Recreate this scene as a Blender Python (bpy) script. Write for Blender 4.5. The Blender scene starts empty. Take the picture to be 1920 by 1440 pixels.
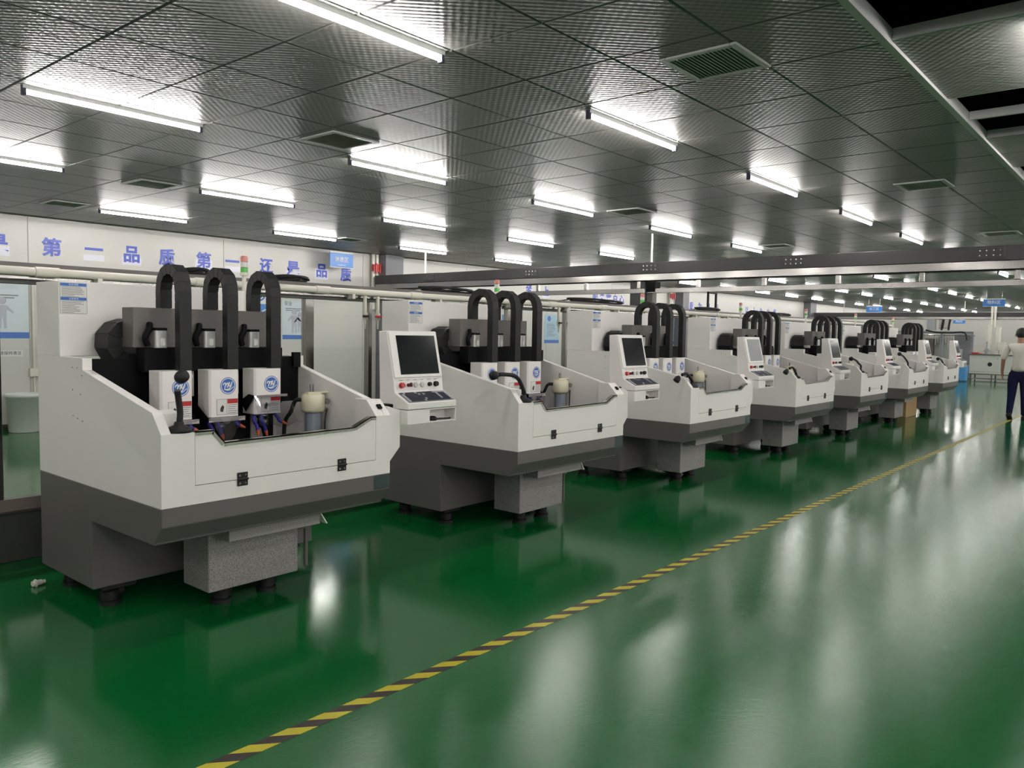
import bpy, bmesh, math, random
from mathutils import Vector, Matrix
random.seed(7)
S = bpy.context.scene
COL = S.collection
PI = math.pi

# ------------------------------------------------------------------ camera, world, exposure
FPX = 1487.94
YAW, PITCH, ROLL = math.radians(40.1553), math.radians(-3.7399), math.radians(1.0481)
CAMZ = 1.5
cam = bpy.data.cameras.new('camera')
camo = bpy.data.objects.new('camera', cam)
COL.objects.link(camo)
cam.sensor_fit = 'HORIZONTAL'; cam.sensor_width = 36.0
cam.lens = FPX / 1920 * 36.0
cam.clip_start = 0.05; cam.clip_end = 200
_f = Vector((math.cos(YAW) * math.cos(PITCH), math.sin(YAW) * math.cos(PITCH), math.sin(PITCH)))
_r = Vector((math.sin(YAW), -math.cos(YAW), 0)); _u = _r.cross(_f)
_r2 = _r * math.cos(ROLL) + _u * math.sin(ROLL); _u2 = -_r * math.sin(ROLL) + _u * math.cos(ROLL)
_m = Matrix((_r2, _u2, -_f)).transposed().to_4x4(); _m.translation = (0, 0, CAMZ)
camo.matrix_world = _m
S.camera = camo

w = bpy.data.worlds.new('world'); S.world = w; w.use_nodes = True
w.node_tree.nodes['Background'].inputs[0].default_value = (0.5, 0.53, 0.55, 1)
w.node_tree.nodes['Background'].inputs[1].default_value = 0.05
S.view_settings.view_transform = 'Standard'; S.view_settings.look = 'None'
S.view_settings.gamma = 1.0; S.view_settings.use_curve_mapping = False
S.view_settings.exposure = 0.0
TUBE_STRENGTH = 112.0
TUBE_COLOR = (1.0, 0.968, 0.935, 1)

def project(p):                       # where a point falls in the photograph, used only to rank tiles by size
    d = Vector(p) - Vector((0, 0, CAMZ))
    z = d.dot(_f)
    if z < 0.05: return None
    return 960 + FPX * d.dot(_r2) / z, 720 - FPX * d.dot(_u2) / z, z

# ------------------------------------------------------------------ materials
MATS = {}
def mat(name, col, rough=0.5, metal=0.0, spec=0.5, **k):
    m = bpy.data.materials.new(name); m.use_nodes = True
    n = m.node_tree.nodes; l = m.node_tree.links; b = n['Principled BSDF']
    b.inputs['Base Color'].default_value = (*col, 1)
    b.inputs['Roughness'].default_value = rough
    b.inputs['Metallic'].default_value = metal
    b.inputs['Specular IOR Level'].default_value = spec
    if 'emit' in k:
        b.inputs['Emission Color'].default_value = k['emit']; b.inputs['Emission Strength'].default_value = k['es']
    if k.get('var'):                  # faint procedural tone variation
        t = n.new('ShaderNodeTexCoord'); nz = n.new('ShaderNodeTexNoise'); mx = n.new('ShaderNodeMix'); mx.data_type = 'RGBA'
        nz.inputs['Scale'].default_value = k.get('vs', 6); nz.inputs['Detail'].default_value = 4
        l.new(t.outputs['Object'], nz.inputs['Vector']); l.new(nz.outputs['Fac'], mx.inputs['Factor'])
        v = k['var']
        mx.inputs['A'].default_value = (*[c * (1 - v) for c in col], 1)
        mx.inputs['B'].default_value = (*[min(1, c * (1 + v)) for c in col], 1)
        l.new(mx.outputs['Result'], b.inputs['Base Color'])
    if k.get('bump'):
        t = n.new('ShaderNodeTexCoord'); nz = n.new('ShaderNodeTexNoise'); bp = n.new('ShaderNodeBump')
        nz.inputs['Scale'].default_value = k.get('bs', 60); nz.inputs['Detail'].default_value = 3
        bp.inputs['Strength'].default_value = k['bump']; bp.inputs['Distance'].default_value = 0.002
        l.new(t.outputs['Object'], nz.inputs['Vector']); l.new(nz.outputs['Fac'], bp.inputs['Height']); l.new(bp.outputs['Normal'], b.inputs['Normal'])
    MATS[name] = m
    return m

WHITE = mat('white_powder_coat', (0.80, 0.768, 0.74), 0.42, spec=0.35, var=0.015, bump=0.05, bs=400)
GREY = mat('dark_grey_powder_coat', (0.115, 0.107, 0.102), 0.45, spec=0.4, var=0.03, bump=0.05, bs=400)
COVER = mat('warm_grey_cover', (0.125, 0.112, 0.105), 0.45, var=0.02)
PLATE = mat('grey_carriage_plate', (0.46, 0.43, 0.41), 0.45, var=0.02)
BLACK = mat('black_sheet', (0.0035, 0.0035, 0.0042), 0.6, spec=0.12, var=0.1)
RUBBER = mat('black_plastic', (0.014, 0.014, 0.015), 0.55, spec=0.3, var=0.1)
CHROME = mat('polished_steel', (0.62, 0.60, 0.57), 0.18, 1.0)
ALU = mat('brushed_aluminium', (0.33, 0.32, 0.305), 0.2, 1.0, var=0.05)
SILVER = mat('silver_motor_paint', (0.62, 0.62, 0.61), 0.3, 0.6)
CREAM = mat('cream_plastic', (0.66, 0.63, 0.46), 0.4, var=0.03)
RED = mat('red_plastic', (0.45, 0.02, 0.02), 0.35, var=0.03)
BLUE = mat('blue_print', (0.03, 0.13, 0.46), 0.4, var=0.04)
LBLUE = mat('light_blue_print', (0.36, 0.52, 0.66), 0.4, var=0.1, vs=2)
SIGNBLUE = mat('sign_blue', (0.035, 0.19, 0.58), 0.35, var=0.04)
LETTER = mat('blue_letter_film', (0.055, 0.09, 0.50), 0.4, var=0.05)
FILM = mat('pale_backing_film', (0.66, 0.65, 0.74), 0.3, var=0.04)
PAPER = mat('white_label', (0.70, 0.69, 0.66), 0.5, var=0.02)
INK = mat('grey_ink', (0.16, 0.16, 0.18), 0.6, var=0.1)
BLACKINK = mat('black_ink', (0.03, 0.03, 0.03), 0.6, var=0.1)
NOZBLUE = mat('blue_hose_plastic', (0.035, 0.03, 0.33), 0.4, var=0.05)
ORANGE = mat('orange_nozzle', (0.75, 0.16, 0.05), 0.4, var=0.05)
GREEN = mat('green_lens', (0.10, 0.42, 0.07), 0.3, var=0.05)
PINK = mat('red_lens', (0.60, 0.22, 0.18), 0.3, var=0.05)
LENS = mat('clear_lens', (0.66, 0.66, 0.62), 0.3, var=0.05)
PALEKNOB = mat('pale_green_knob', (0.62, 0.70, 0.67), 0.35, var=0.05)
BEAM = mat('beam_grey_paint', (0.052, 0.05, 0.05), 0.42, spec=0.35, var=0.03)
COLG = mat('column_grey_paint', (0.16, 0.16, 0.175), 0.5, var=0.03)
PVC = mat('white_pvc', (0.66, 0.64, 0.56), 0.35, var=0.03)
WALLW = mat('wall_panel_white', (0.58, 0.56, 0.53), 0.38, spec=0.4, var=0.02, vs=1.5)
RAIL = mat('polished_rail', (0.30, 0.29, 0.275), 0.16, 1.0)
SILL = mat('dark_sill_board', (0.05, 0.052, 0.045), 0.5, var=0.1)
BROWN = mat('brown_sill_top', (0.20, 0.165, 0.15), 0.4, var=0.1)
SCREEN = mat('dark_screen', (0.008, 0.009, 0.011), 0.12, spec=0.5)
SCREENFILM = mat('filmed_screen', (0.10, 0.105, 0.11), 0.3, spec=0.5, var=0.15)
KEYBASE = mat('keyboard_base', (0.20, 0.20, 0.21), 0.5, var=0.05)
DARKRED = mat('dark_red_switch', (0.09, 0.012, 0.014), 0.4, var=0.05)
KEYG = mat('grey_keys', (0.42, 0.42, 0.45), 0.5, var=0.1)
KEYD = mat('dark_keys', (0.03, 0.03, 0.05), 0.4, var=0.1)
BEIGEKEY = mat('pale_buttons', (0.50, 0.50, 0.47), 0.4, var=0.05)
BIN = mat('white_bin_plastic', (0.68, 0.68, 0.66), 0.35, var=0.02)
CARTON = mat('brown_card', (0.35, 0.22, 0.10), 0.8, var=0.1)
BLUEBIN = mat('blue_bin_plastic', (0.08, 0.30, 0.62), 0.4, var=0.05)
SKIN = mat('skin', (0.36, 0.19, 0.12), 0.5, var=0.06)
HAIR = mat('black_hair', (0.008, 0.007, 0.007), 0.55, var=0.2, vs=60)
SHIRT = mat('white_cotton', (0.60, 0.57, 0.52), 0.9, spec=0.1, var=0.06, vs=8)
JEANS = mat('navy_denim', (0.012, 0.014, 0.045), 0.9, spec=0.1, var=0.3, vs=9)
PLENUM = mat('black_plenum', (0.004, 0.004, 0.006), 0.9, spec=0.0)
BAR = mat('ceiling_grid_bar', (0.42, 0.42, 0.41), 0.4, 0.3, var=0.03)
VENT = mat('vent_grey', (0.50, 0.49, 0.46), 0.5, var=0.03)
VENTD = mat('vent_dark', (0.24, 0.23, 0.21), 0.7, var=0.05)
RACKG = mat('rack_grey', (0.30, 0.31, 0.33), 0.45, var=0.05)
TABLEW = mat('pale_cabinet_paint', (0.55, 0.57, 0.52), 0.4, var=0.02)
TUBE = mat('lit_tube', (0.9, 0.9, 0.9), 0.4, emit=TUBE_COLOR, es=TUBE_STRENGTH)
FIXW = mat('white_batten', (0.60, 0.60, 0.60), 0.4, var=0.02)
SOCKET = mat('dark_blue_socket', (0.03, 0.03, 0.06), 0.5, var=0.1)

def granite():
    m = mat('speckled_granite', (0.2, 0.19, 0.185), 0.55)
    n = m.node_tree.nodes; l = m.node_tree.links; b = n['Principled BSDF']
    t = n.new('ShaderNodeTexCoord'); nz = n.new('ShaderNodeTexNoise'); cr = n.new('ShaderNodeValToRGB')
    nz.inputs['Scale'].default_value = 260; nz.inputs['Detail'].default_value = 2
    l.new(t.outputs['Object'], nz.inputs['Vector']); l.new(nz.outputs['Fac'], cr.inputs['Fac'])
    e = cr.color_ramp.elements
    e[0].position = 0.30; e[0].color = (0.07, 0.065, 0.065, 1)
    e[1].position = 0.74; e[1].color = (0.40, 0.38, 0.37, 1)
    x = e.new(0.45); x.color = (0.215, 0.20, 0.193, 1)
    l.new(cr.outputs['Color'], b.inputs['Base Color'])
    return m
GRANITE = granite()

def clear_plastic(name, tint, refl=0.035):
    m = bpy.data.materials.new(name); m.use_nodes = True
    n = m.node_tree.nodes; l = m.node_tree.links
    n.remove(n['Principled BSDF'])
    tr = n.new('ShaderNodeBsdfTransparent'); tr.inputs[0].default_value = (*tint, 1)
    gl = n.new('ShaderNodeBsdfGlossy'); gl.inputs['Roughness'].default_value = 0.05
    lw = n.new('ShaderNodeLayerWeight'); lw.inputs['Blend'].default_value = 0.5
    pw = n.new('ShaderNodeMath'); pw.operation = 'POWER'; pw.inputs[1].default_value = 5.0; l.new(lw.outputs['Facing'], pw.inputs[0])
    fr = n.new('ShaderNodeMath'); fr.operation = 'MULTIPLY_ADD'; fr.inputs[1].default_value = 0.9; fr.inputs[2].default_value = refl; l.new(pw.outputs[0], fr.inputs[0])
    mx = n.new('ShaderNodeMixShader')
    l.new(fr.outputs[0], mx.inputs[0]); l.new(tr.outputs[0], mx.inputs[1]); l.new(gl.outputs[0], mx.inputs[2])
    l.new(mx.outputs[0], n['Material Output'].inputs[0])
    return m
GLASS = clear_plastic('partition_glass', (0.93, 0.95, 0.935))
VISOR = clear_plastic('clear_visor_plastic', (0.76, 0.76, 0.79), 0.14)
BOWL = clear_plastic('filter_bowl_plastic', (0.86, 0.89, 0.92), 0.06)
CARTRIDGE = mat('grey_blue_cartridge', (0.36, 0.39, 0.43), 0.5, var=0.05)
TAPEFILM = clear_plastic('protective_film_clear', (0.80, 0.88, 0.90))

def floor_mat():
    m = mat('green_epoxy', (0.004, 0.105, 0.022), 0.2, spec=0.5)
    n = m.node_tree.nodes; l = m.node_tree.links; b = n['Principled BSDF']
    t = n.new('ShaderNodeTexCoord')
    def noise(sc, det, vec=None, rough=0.5):
        z = n.new('ShaderNodeTexNoise'); z.inputs['Scale'].default_value = sc; z.inputs['Detail'].default_value = det
        z.inputs['Roughness'].default_value = rough
        l.new(vec or t.outputs['Object'], z.inputs['Vector']); return z
    a = noise(0.7, 5)
    mx = n.new('ShaderNodeMix'); mx.data_type = 'RGBA'
    mx.inputs['A'].default_value = (0.0018, 0.088, 0.018, 1); mx.inputs['B'].default_value = (0.0036, 0.122, 0.028, 1)
    l.new(a.outputs['Fac'], mx.inputs['Factor']); l.new(mx.outputs['Result'], b.inputs['Base Color'])
    # worn scuffs on the walkway side of the tape: rougher and dustier
    sp = n.new('ShaderNodeSeparateXYZ'); l.new(t.outputs['Object'], sp.inputs[0])
    wk = n.new('ShaderNodeMapRange'); wk.interpolation_type = 'SMOOTHSTEP'
    wk.inputs['From Min'].default_value = 3.2; wk.inputs['From Max'].default_value = 1.8
    l.new(sp.outputs[1], wk.inputs['Value'])
    r = noise(14.0, 9, rough=0.75)
    mr = n.new('ShaderNodeMapRange')
    mr.inputs['From Min'].default_value = 0.35; mr.inputs['From Max'].default_value = 0.70
    mr.inputs['To Min'].default_value = 0.07; mr.inputs['To Max'].default_value = 0.18
    l.new(r.outputs['Fac'], mr.inputs['Value'])
    rm = n.new('ShaderNodeMix'); rm.data_type = 'FLOAT'; rm.inputs['A'].default_value = 0.105
    l.new(wk.outputs['Result'], rm.inputs['Factor']); l.new(mr.outputs['Result'], rm.inputs['B']); l.new(rm.outputs['Result'], b.inputs['Roughness'])
    # long thin scratches
    mp = n.new('ShaderNodeMapping'); mp.inputs['Rotation'].default_value = (0, 0, 0.9); mp.inputs['Scale'].default_value = (2.0, 40, 1)
    l.new(t.outputs['Object'], mp.inputs['Vector'])
    f3 = noise(1.6, 4, mp.outputs['Vector'], 0.6)
    f1 = noise(6, 3); f2 = noise(34, 9, rough=0.8)
    ad = n.new('ShaderNodeMath'); ad.operation = 'MULTIPLY_ADD'
    l.new(f1.outputs['Fac'], ad.inputs[0]); ad.inputs[1].default_value = 1.2; l.new(f2.outputs['Fac'], ad.inputs[2])
    ae = n.new('ShaderNodeMath'); ae.operation = 'MULTIPLY_ADD'; ae.inputs[1].default_value = 0.35
    l.new(f3.outputs['Fac'], ae.inputs[0]); l.new(ad.outputs[0], ae.inputs[2])
    st = n.new('ShaderNodeMapRange'); st.inputs['To Min'].default_value = 0.08; st.inputs['To Max'].default_value = 0.34
    l.new(wk.outputs['Result'], st.inputs['Value'])
    bp = n.new('ShaderNodeBump'); bp.inputs['Distance'].default_value = 0.0016
    l.new(st.outputs['Result'], bp.inputs['Strength'])
    l.new(ae.outputs[0], bp.inputs['Height']); l.new(bp.outputs['Normal'], b.inputs['Normal'])
    return m
FLOOR = floor_mat()

def ceil_mat():
    m = mat("embossed_metal_tile", (0.155, 0.154, 0.146), 0.40, 0.06, spec=0.28)
    n = m.node_tree.nodes; l = m.node_tree.links; b = n['Principled BSDF']
    t = n.new('ShaderNodeTexCoord'); sp = n.new('ShaderNodeSeparateXYZ'); l.new(t.outputs['Object'], sp.inputs[0])
    def sinw(o, k):
        a = n.new('ShaderNodeMath'); a.operation = 'MULTIPLY'; a.inputs[1].default_value = k; l.new(sp.outputs[o], a.inputs[0])
        s = n.new('ShaderNodeMath'); s.operation = 'SINE'; l.new(a.outputs[0], s.inputs[0]); return s
    s1, s2 = sinw(0, 2 * PI / 0.056), sinw(1, 2 * PI / 0.056)
    mu = n.new('ShaderNodeMath'); mu.operation = 'MULTIPLY'; l.new(s1.outputs[0], mu.inputs[0]); l.new(s2.outputs[0], mu.inputs[1])
    bp = n.new('ShaderNodeBump'); bp.inputs['Strength'].default_value = 0.5; bp.inputs['Distance'].default_value = 0.0026
    l.new(mu.outputs[0], bp.inputs['Height']); l.new(bp.outputs['Normal'], b.inputs['Normal'])
    return m
CEIL = ceil_mat()

def tape_mat():
    m = mat('hazard_tape_print', (0.6, 0.5, 0.03), 0.45)
    n = m.node_tree.nodes; l = m.node_tree.links; b = n['Principled BSDF']
    t = n.new('ShaderNodeTexCoord'); sp = n.new('ShaderNodeSeparateXYZ'); l.new(t.outputs['Object'], sp.inputs[0])
    # diagonal stripes: phase = (x + 1.2*y)/0.163
    a = n.new('ShaderNodeMath'); a.operation = 'MULTIPLY_ADD'; a.inputs[1].default_value = 1.22
    l.new(sp.outputs[1], a.inputs[0]); l.new(sp.outputs[0], a.inputs[2])
    d = n.new('ShaderNodeMath'); d.operation = 'DIVIDE'; d.inputs[1].default_value = 0.1635
    of = n.new('ShaderNodeMath'); of.operation = 'SUBTRACT'; of.inputs[1].default_value = 0.053; l.new(a.outputs[0], of.inputs[0]); l.new(of.outputs[0], d.inputs[0])
    f = n.new('ShaderNodeMath'); f.operation = 'FRACT'; l.new(d.outputs[0], f.inputs[0])
    g = n.new('ShaderNodeMath'); g.operation = 'LESS_THAN'; g.inputs[1].default_value = 0.5; l.new(f.outputs[0], g.inputs[0])
    nz = n.new('ShaderNodeTexNoise'); nz.inputs['Scale'].default_value = 5; l.new(t.outputs['Object'], nz.inputs['Vector'])
    y = n.new('ShaderNodeMix'); y.data_type = 'RGBA'; y.inputs['A'].default_value = (0.42, 0.36, 0.015, 1); y.inputs['B'].default_value = (0.56, 0.49, 0.03, 1)
    l.new(nz.outputs['Fac'], y.inputs['Factor'])
    mx = n.new('ShaderNodeMix'); mx.data_type = 'RGBA'; mx.inputs['A'].default_value = (0.028, 0.02, 0.018, 1)
    l.new(g.outputs[0], mx.inputs['Factor']); l.new(y.outputs['Result'], mx.inputs['B'])
    l.new(mx.outputs['Result'], b.inputs['Base Color'])
    return m
TAPE = tape_mat()

# ------------------------------------------------------------------ mesh helpers
class MB:
    def __init__(s): s.v = []; s.f = []; s.mi = []; s.sm = []; s.cur = 0
    def m(s, i): s.cur = i; return s
    def add(s, vs, fs, smooth=False):
        o = len(s.v); s.v += [tuple(p) for p in vs]
        for f in fs: s.f.append(tuple(i + o for i in f)); s.mi.append(s.cur); s.sm.append(smooth)
        return s
    def box(s, x0, x1, y0, y1, z0, z1, M=None):
        vs = [Vector((x, y, z)) for z in (z0, z1) for x, y in ((x0, y0), (x1, y0), (x1, y1), (x0, y1))]
        if M: vs = [M @ p for p in vs]
        return s.add(vs, [(3, 2, 1, 0), (4, 5, 6, 7), (0, 1, 5, 4), (1, 2, 6, 5), (2, 3, 7, 6), (3, 0, 4, 7)])
    def cbox(s, x0, x1, y0, y1, z0, z1, c, M=None):
        """box with chamfered edges (all twelve), c = chamfer"""
        bm = bmesh.new(); bmesh.ops.create_cube(bm, size=1)
        for v in bm.verts: v.co = Vector(((x0 + x1) / 2 + v.co.x * (x1 - x0), (y0 + y1) / 2 + v.co.y * (y1 - y0), (z0 + z1) / 2 + v.co.z * (z1 - z0)))
        bmesh.ops.bevel(bm, geom=bm.edges[:], offset=c, segments=1, affect='EDGES')
        bm.verts.index_update()
        s.add([(M @ v.co) if M else v.co.copy() for v in bm.verts], [[v.index for v in f.verts] for f in bm.faces]); bm.free(); return s
    def prism(s, poly, a0, a1, axis='x', c=0):
        """polygon of 2-d points extruded along an axis: x -> (y,z), y -> (x,z), z -> (x,y)"""
        bm = bmesh.new()
        def P(p, a): return {'x': (a, p[0], p[1]), 'y': (p[0], a, p[1]), 'z': (p[0], p[1], a)}[axis]
        A = [bm.verts.new(P(p, a0)) for p in poly]; B = [bm.verts.new(P(p, a1)) for p in poly]
        n = len(poly); bm.faces.new(A); bm.faces.new(B[::-1])
        for i in range(n): bm.faces.new((A[i], B[i], B[(i + 1) % n], A[(i + 1) % n]))
        bmesh.ops.recalc_face_normals(bm, faces=bm.faces[:])
        if c: bmesh.ops.bevel(bm, geom=bm.edges[:], offset=c, segments=1, affect='EDGES')
        bm.verts.index_update()
        s.add([v.co.copy() for v in bm.verts], [[v.index for v in f.verts] for f in bm.faces]); bm.free(); return s
    def cyl(s, p, q, r, n=12, r2=None, cap=True):
        p, q = Vector(p), Vector(q); r2 = r if r2 is None else r2
        d = (q - p).normalized(); a = Vector((0, 0, 1)) if abs(d.z) < .9 else Vector((1, 0, 0))
        u = d.cross(a).normalized(); v = d.cross(u)
        A = [p + (u * math.cos(2 * PI * i / n) + v * math.sin(2 * PI * i / n)) * r for i in range(n)]
        B = [q + (u * math.cos(2 * PI * i / n) + v * math.sin(2 * PI * i / n)) * r2 for i in range(n)]
        s.add(A + B, [(i, (i + 1) % n, n + (i + 1) % n, n + i) for i in range(n)], True)
        if cap: s.add(A, [tuple(range(n))[::-1]]); s.add(B, [tuple(range(n))])
        return s
    def tube(s, pts, r, n=8, cap=True):
        pts = [Vector(p) for p in pts]; rr = r if isinstance(r, (list, tuple)) else [r] * len(pts)
        rings = []; u = None
        for i, p in enumerate(pts):
            d = (pts[min(i + 1, len(pts) - 1)] - pts[max(i - 1, 0)]).normalized()
            if u is None:
                a = Vector((0, 0, 1)) if abs(d.z) < .9 else Vector((1, 0, 0)); u = d.cross(a).normalized()
            else: u = (u - d * u.dot(d)).normalized()
            v = d.cross(u)
            rings += [p + (u * math.cos(2 * PI * k / n) + v * math.sin(2 * PI * k / n)) * rr[i] for k in range(n)]
        fs = [(i * n + k, i * n + (k + 1) % n, (i + 1) * n + (k + 1) % n, (i + 1) * n + k) for i in range(len(pts) - 1) for k in range(n)]
        s.add(rings, fs, True)
        if cap: s.add(rings[:n], [tuple(range(n))[::-1]]); s.add(rings[-n:], [tuple(range(n))])
        return s
    def lathe(s, prof, c=(0, 0, 0), n=20):
        c = Vector(c); vs = []
        for r, z in prof: vs += [c + Vector((r * math.cos(2 * PI * k / n), r * math.sin(2 * PI * k / n), z)) for k in range(n)]
        fs = [(i * n + k, i * n + (k + 1) % n, (i + 1) * n + (k + 1) % n, (i + 1) * n + k) for i in range(len(prof) - 1) for k in range(n)]
        return s.add(vs, fs, True)
    def ball(s, c, r, n=12, sc=(1, 1, 1)):
        c = Vector(c); vs = []; m = n // 2
        for i in range(m + 1):
            a = PI * i / m
            vs += [c + Vector((r * sc[0] * math.sin(a) * math.cos(2 * PI * k / n), r * sc[1] * math.sin(a) * math.sin(2 * PI * k / n), r * sc[2] * math.cos(a))) for k in range(n)]
        return s.add(vs, [(i * n + k, (i + 1) * n + k, (i + 1) * n + (k + 1) % n, i * n + (k + 1) % n) for i in range(m) for k in range(n)], True)
    def disc(s, c, r, axis='y', n=24, r0=0, sgn=-1):
        """flat disc or ring facing -y (or -x)"""
        def P(a, q): 
            x, z = q * math.cos(a), q * math.sin(a)
            return (c[0] + x, c[1], c[2] + z) if axis == 'y' else (c[0], c[1] - x, c[2] + z) if axis == 'x' else (c[0] + x, c[1] + z, c[2])
        A = [P(2 * PI * i / n, r) for i in range(n)]
        if r0 == 0: return s.add(A, [tuple(range(n))])
        B = [P(2 * PI * i / n, r0) for i in range(n)]
        return s.add(A + B, [(i, (i + 1) % n, n + (i + 1) % n, n + i) for i in range(n)])
    def mesh(s, name, mats):
        me = bpy.data.meshes.new(name); me.from_pydata(s.v, [], s.f)
        for m in (mats if isinstance(mats, (list, tuple)) else [mats]): me.materials.append(m)
        me.polygons.foreach_set('material_index', s.mi); me.polygons.foreach_set('use_smooth', s.sm)
        me.update(); return me
    def build(s, name, mats, parent=None, loc=None):
        return obj(name, s.mesh(name, mats), parent, loc)

def obj(name, me, parent=None, loc=None):
    o = bpy.data.objects.new(name, me); COL.objects.link(o)
    if parent: o.parent = parent
    if loc: o.location = loc
    return o
def empty(name, loc=(0, 0, 0), rz=0, parent=None):
    o = bpy.data.objects.new(name, None); COL.objects.link(o); o.location = loc; o.rotation_euler = (0, 0, rz)
    o.empty_display_size = 0.1
    if parent: o.parent = parent
    return o
def tag(o, label, cat, group=None):
    o['label'] = label; o['category'] = cat
    if group: o['group'] = group
    return o
def struct(o, label=None):
    o['kind'] = 'structure'
    if label: o['label'] = label
    return o
def stuff(o): o['kind'] = 'stuff'; return o
def copy_tree(o, parent=None):
    c = o.copy(); COL.objects.link(c)
    if parent: c.parent = parent
    for ch in KIDS.get(o.name, list(o.children)): copy_tree(ch, c)
    return c
KIDS = {}
_DG = None
def text_mesh(body, size, extrude=0.002, align='CENTER', bold=0.0, shear=0.0, name='text'):
    cu = bpy.data.curves.new(name, 'FONT'); cu.body = body; cu.size = size; cu.extrude = extrude; cu.offset = bold; cu.shear = shear
    cu.align_x = align; cu.align_y = 'CENTER'; cu.resolution_u = 2
    o = bpy.data.objects.new('text_tmp', cu); COL.objects.link(o)
    dg = bpy.context.evaluated_depsgraph_get()
    me = bpy.data.meshes.new_from_object(o.evaluated_get(dg)); me.name = name
    bpy.data.objects.remove(o); bpy.data.curves.remove(cu)
    return me
def text_obj(body, size, material, parent, loc, facing='-y', name='lettering', bold=0.0, shear=0.0, extrude=0.0015):
    me = text_mesh(body, size, extrude, bold=bold, shear=shear, name=name); me.materials.clear(); me.materials.append(material)
    o = obj(name, me, parent, loc)
    o.rotation_euler = (PI / 2, 0, 0) if facing == '-y' else (PI / 2, 0, -PI / 2)
    return o
ORD = ['first', 'second', 'third', 'fourth', 'fifth', 'sixth', 'seventh', 'eighth', 'ninth', 'tenth', 'eleventh', 'twelfth', 'thirteenth',
       'fourteenth', 'fifteenth', 'sixteenth', 'seventeenth', 'eighteenth', 'nineteenth', 'twentieth', 'twenty-first']

# ------------------------------------------------------------------ room shell
RX0, RX1, RY0, RY1, CZ = -4.0, 47.5, -10.8, 12.55, 3.0
b = MB(); b.box(RX0, RX1, RY0, RY1, -0.1, 0)
struct(b.build('floor', FLOOR), 'glossy green epoxy floor with worn scuffs')
def wall_y(name, y, t, panel=True):
    root = MB().box(RX0, RX1, y + (0.012 if t > 0 else -0.012 + t), y + (t if t > 0 else -0.012), 0, 3.4).build(name, WALLW)
    struct(root)
    x = 4.21 - 3.0 * 3
    while x < RX1:
        x0, x1 = max(x + 0.003, RX0), min(x + 2.997, RX1)
        if x1 > x0 + 0.1:
            q = MB().prism([(x0, 0), (x1, 0), (x1, CZ), (x0, CZ)], y if t > 0 else y - 0.012, y + 0.012 if t > 0 else y, 'y', 0.003)
            q.build('wall_panel', WALLW, root)
        x += 3.0
    return root
wall_y('wall_back', RY1, 0.1)
wall_y('wall_right', RY0, -0.1)
struct(MB().box(RX1, RX1 + 0.1, RY0, RY1, 0, 3.4).build('wall_far', WALLW))
struct(MB().box(RX0 - 0.1, RX0, RY0, RY1, 0, 3.4).build('wall_near', WALLW))
# slim baseboard along the back wall
struct(MB().box(RX0, RX1, RY1 - 0.012, RY1, 0, 0.08).build('baseboard_back', ALU))

# ceiling: black plenum deck with separate clip-in metal tiles below it
ceil = struct(MB().box(RX0, RX1, RY0, RY1, 3.4, 3.5).build('ceiling', PLENUM), 'suspended ceiling of embossed metal tiles')
TX, TY, TX0, TY0 = 0.6245, 0.6165, 1.855, 1.235
def tile_geo(b, cx, cy, z=0.0):
    hx, hy, e, h = TX / 2 - 0.0022, TY / 2 - 0.0022, 0.007, 0.007
    A = [(cx + sx * hx, cy + sy * hy, z + h) for sx, sy in ((-1, -1), (1, -1), (1, 1), (-1, 1))]
    B = [(cx + sx * (hx - e), cy + sy * (hy - e), z) for sx, sy in ((-1, -1), (1, -1), (1, 1), (-1, 1))]
    C_ = [(p[0], p[1], z + 0.03) for p in A]
    b.add(A + B + C_, [(4, 7, 6, 5)] + [(i, 4 + i, 4 + (i + 1) % 4, (i + 1) % 4) for i in range(4)] + [(8 + i, i, (i + 1) % 4, 8 + (i + 1) % 4) for i in range(4)])
tb = MB(); tile_geo(tb, 0, 0); TILE = tb.mesh('ceiling_tile', CEIL)
holes = lambda i, j: j < 0 and j >= -7 and i in (3, 6, 7, 10, 14, 15)
tiles = []
i0, i1 = int((RX0 - TX0) / TX) - 1, int((RX1 - TX0) / TX) + 1
j0, j1 = int((RY0 - TY0) / TY) - 1, int((RY1 - TY0) / TY) + 1
for i in range(i0, i1 + 1):
    for j in range(j0, j1 + 1):
        cx, cy = TX0 + (i + .5) * TX, TY0 + (j + .5) * TY
        if holes(i, j): continue
        if cx + TX / 2 > RX1 + .3 or cx - TX / 2 < RX0 - .3 or cy + TY / 2 > RY1 + .3 or cy - TY / 2 < RY0 - .3: continue
        p = project((cx, cy, CZ)); a = 0
        if p and -60 < p[0] < 1980 and -60 < p[1] < 700: a = 1 / p[2] ** 3
        tiles.append((a, cx, cy))
tiles.sort(key=lambda t: -t[0])
for a, cx, cy in tiles[:290]:
    if a > 0: obj('ceiling_tile', TILE, ceil, (cx, cy, CZ))
rest = MB()
for k, (a, cx, cy) in enumerate(tiles):
    if k >= 290 or a == 0: tile_geo(rest, cx, cy, CZ)
stuff(rest.build('distant_tiles', CEIL, ceil))
# backing right above the tiles keeps the joints dark grey; open over the missing tiles
bk = MB()
bk.box(RX0, RX1, TY0, RY1, CZ + 0.035, CZ + 0.05)
for i in range(i0, i1 + 1):
    x0, x1 = max(RX0, TX0 + i * TX), min(RX1, TX0 + (i + 1) * TX)
    if x1 <= x0: continue
    if holes(i, -1): bk.box(x0, x1, RY0, TY0 - 7 * TY, CZ + 0.035, CZ + 0.05)
    else: bk.box(x0, x1, RY0, TY0, CZ + 0.035, CZ + 0.05)
bk.build('tile_backing', VENTD, ceil)
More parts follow.
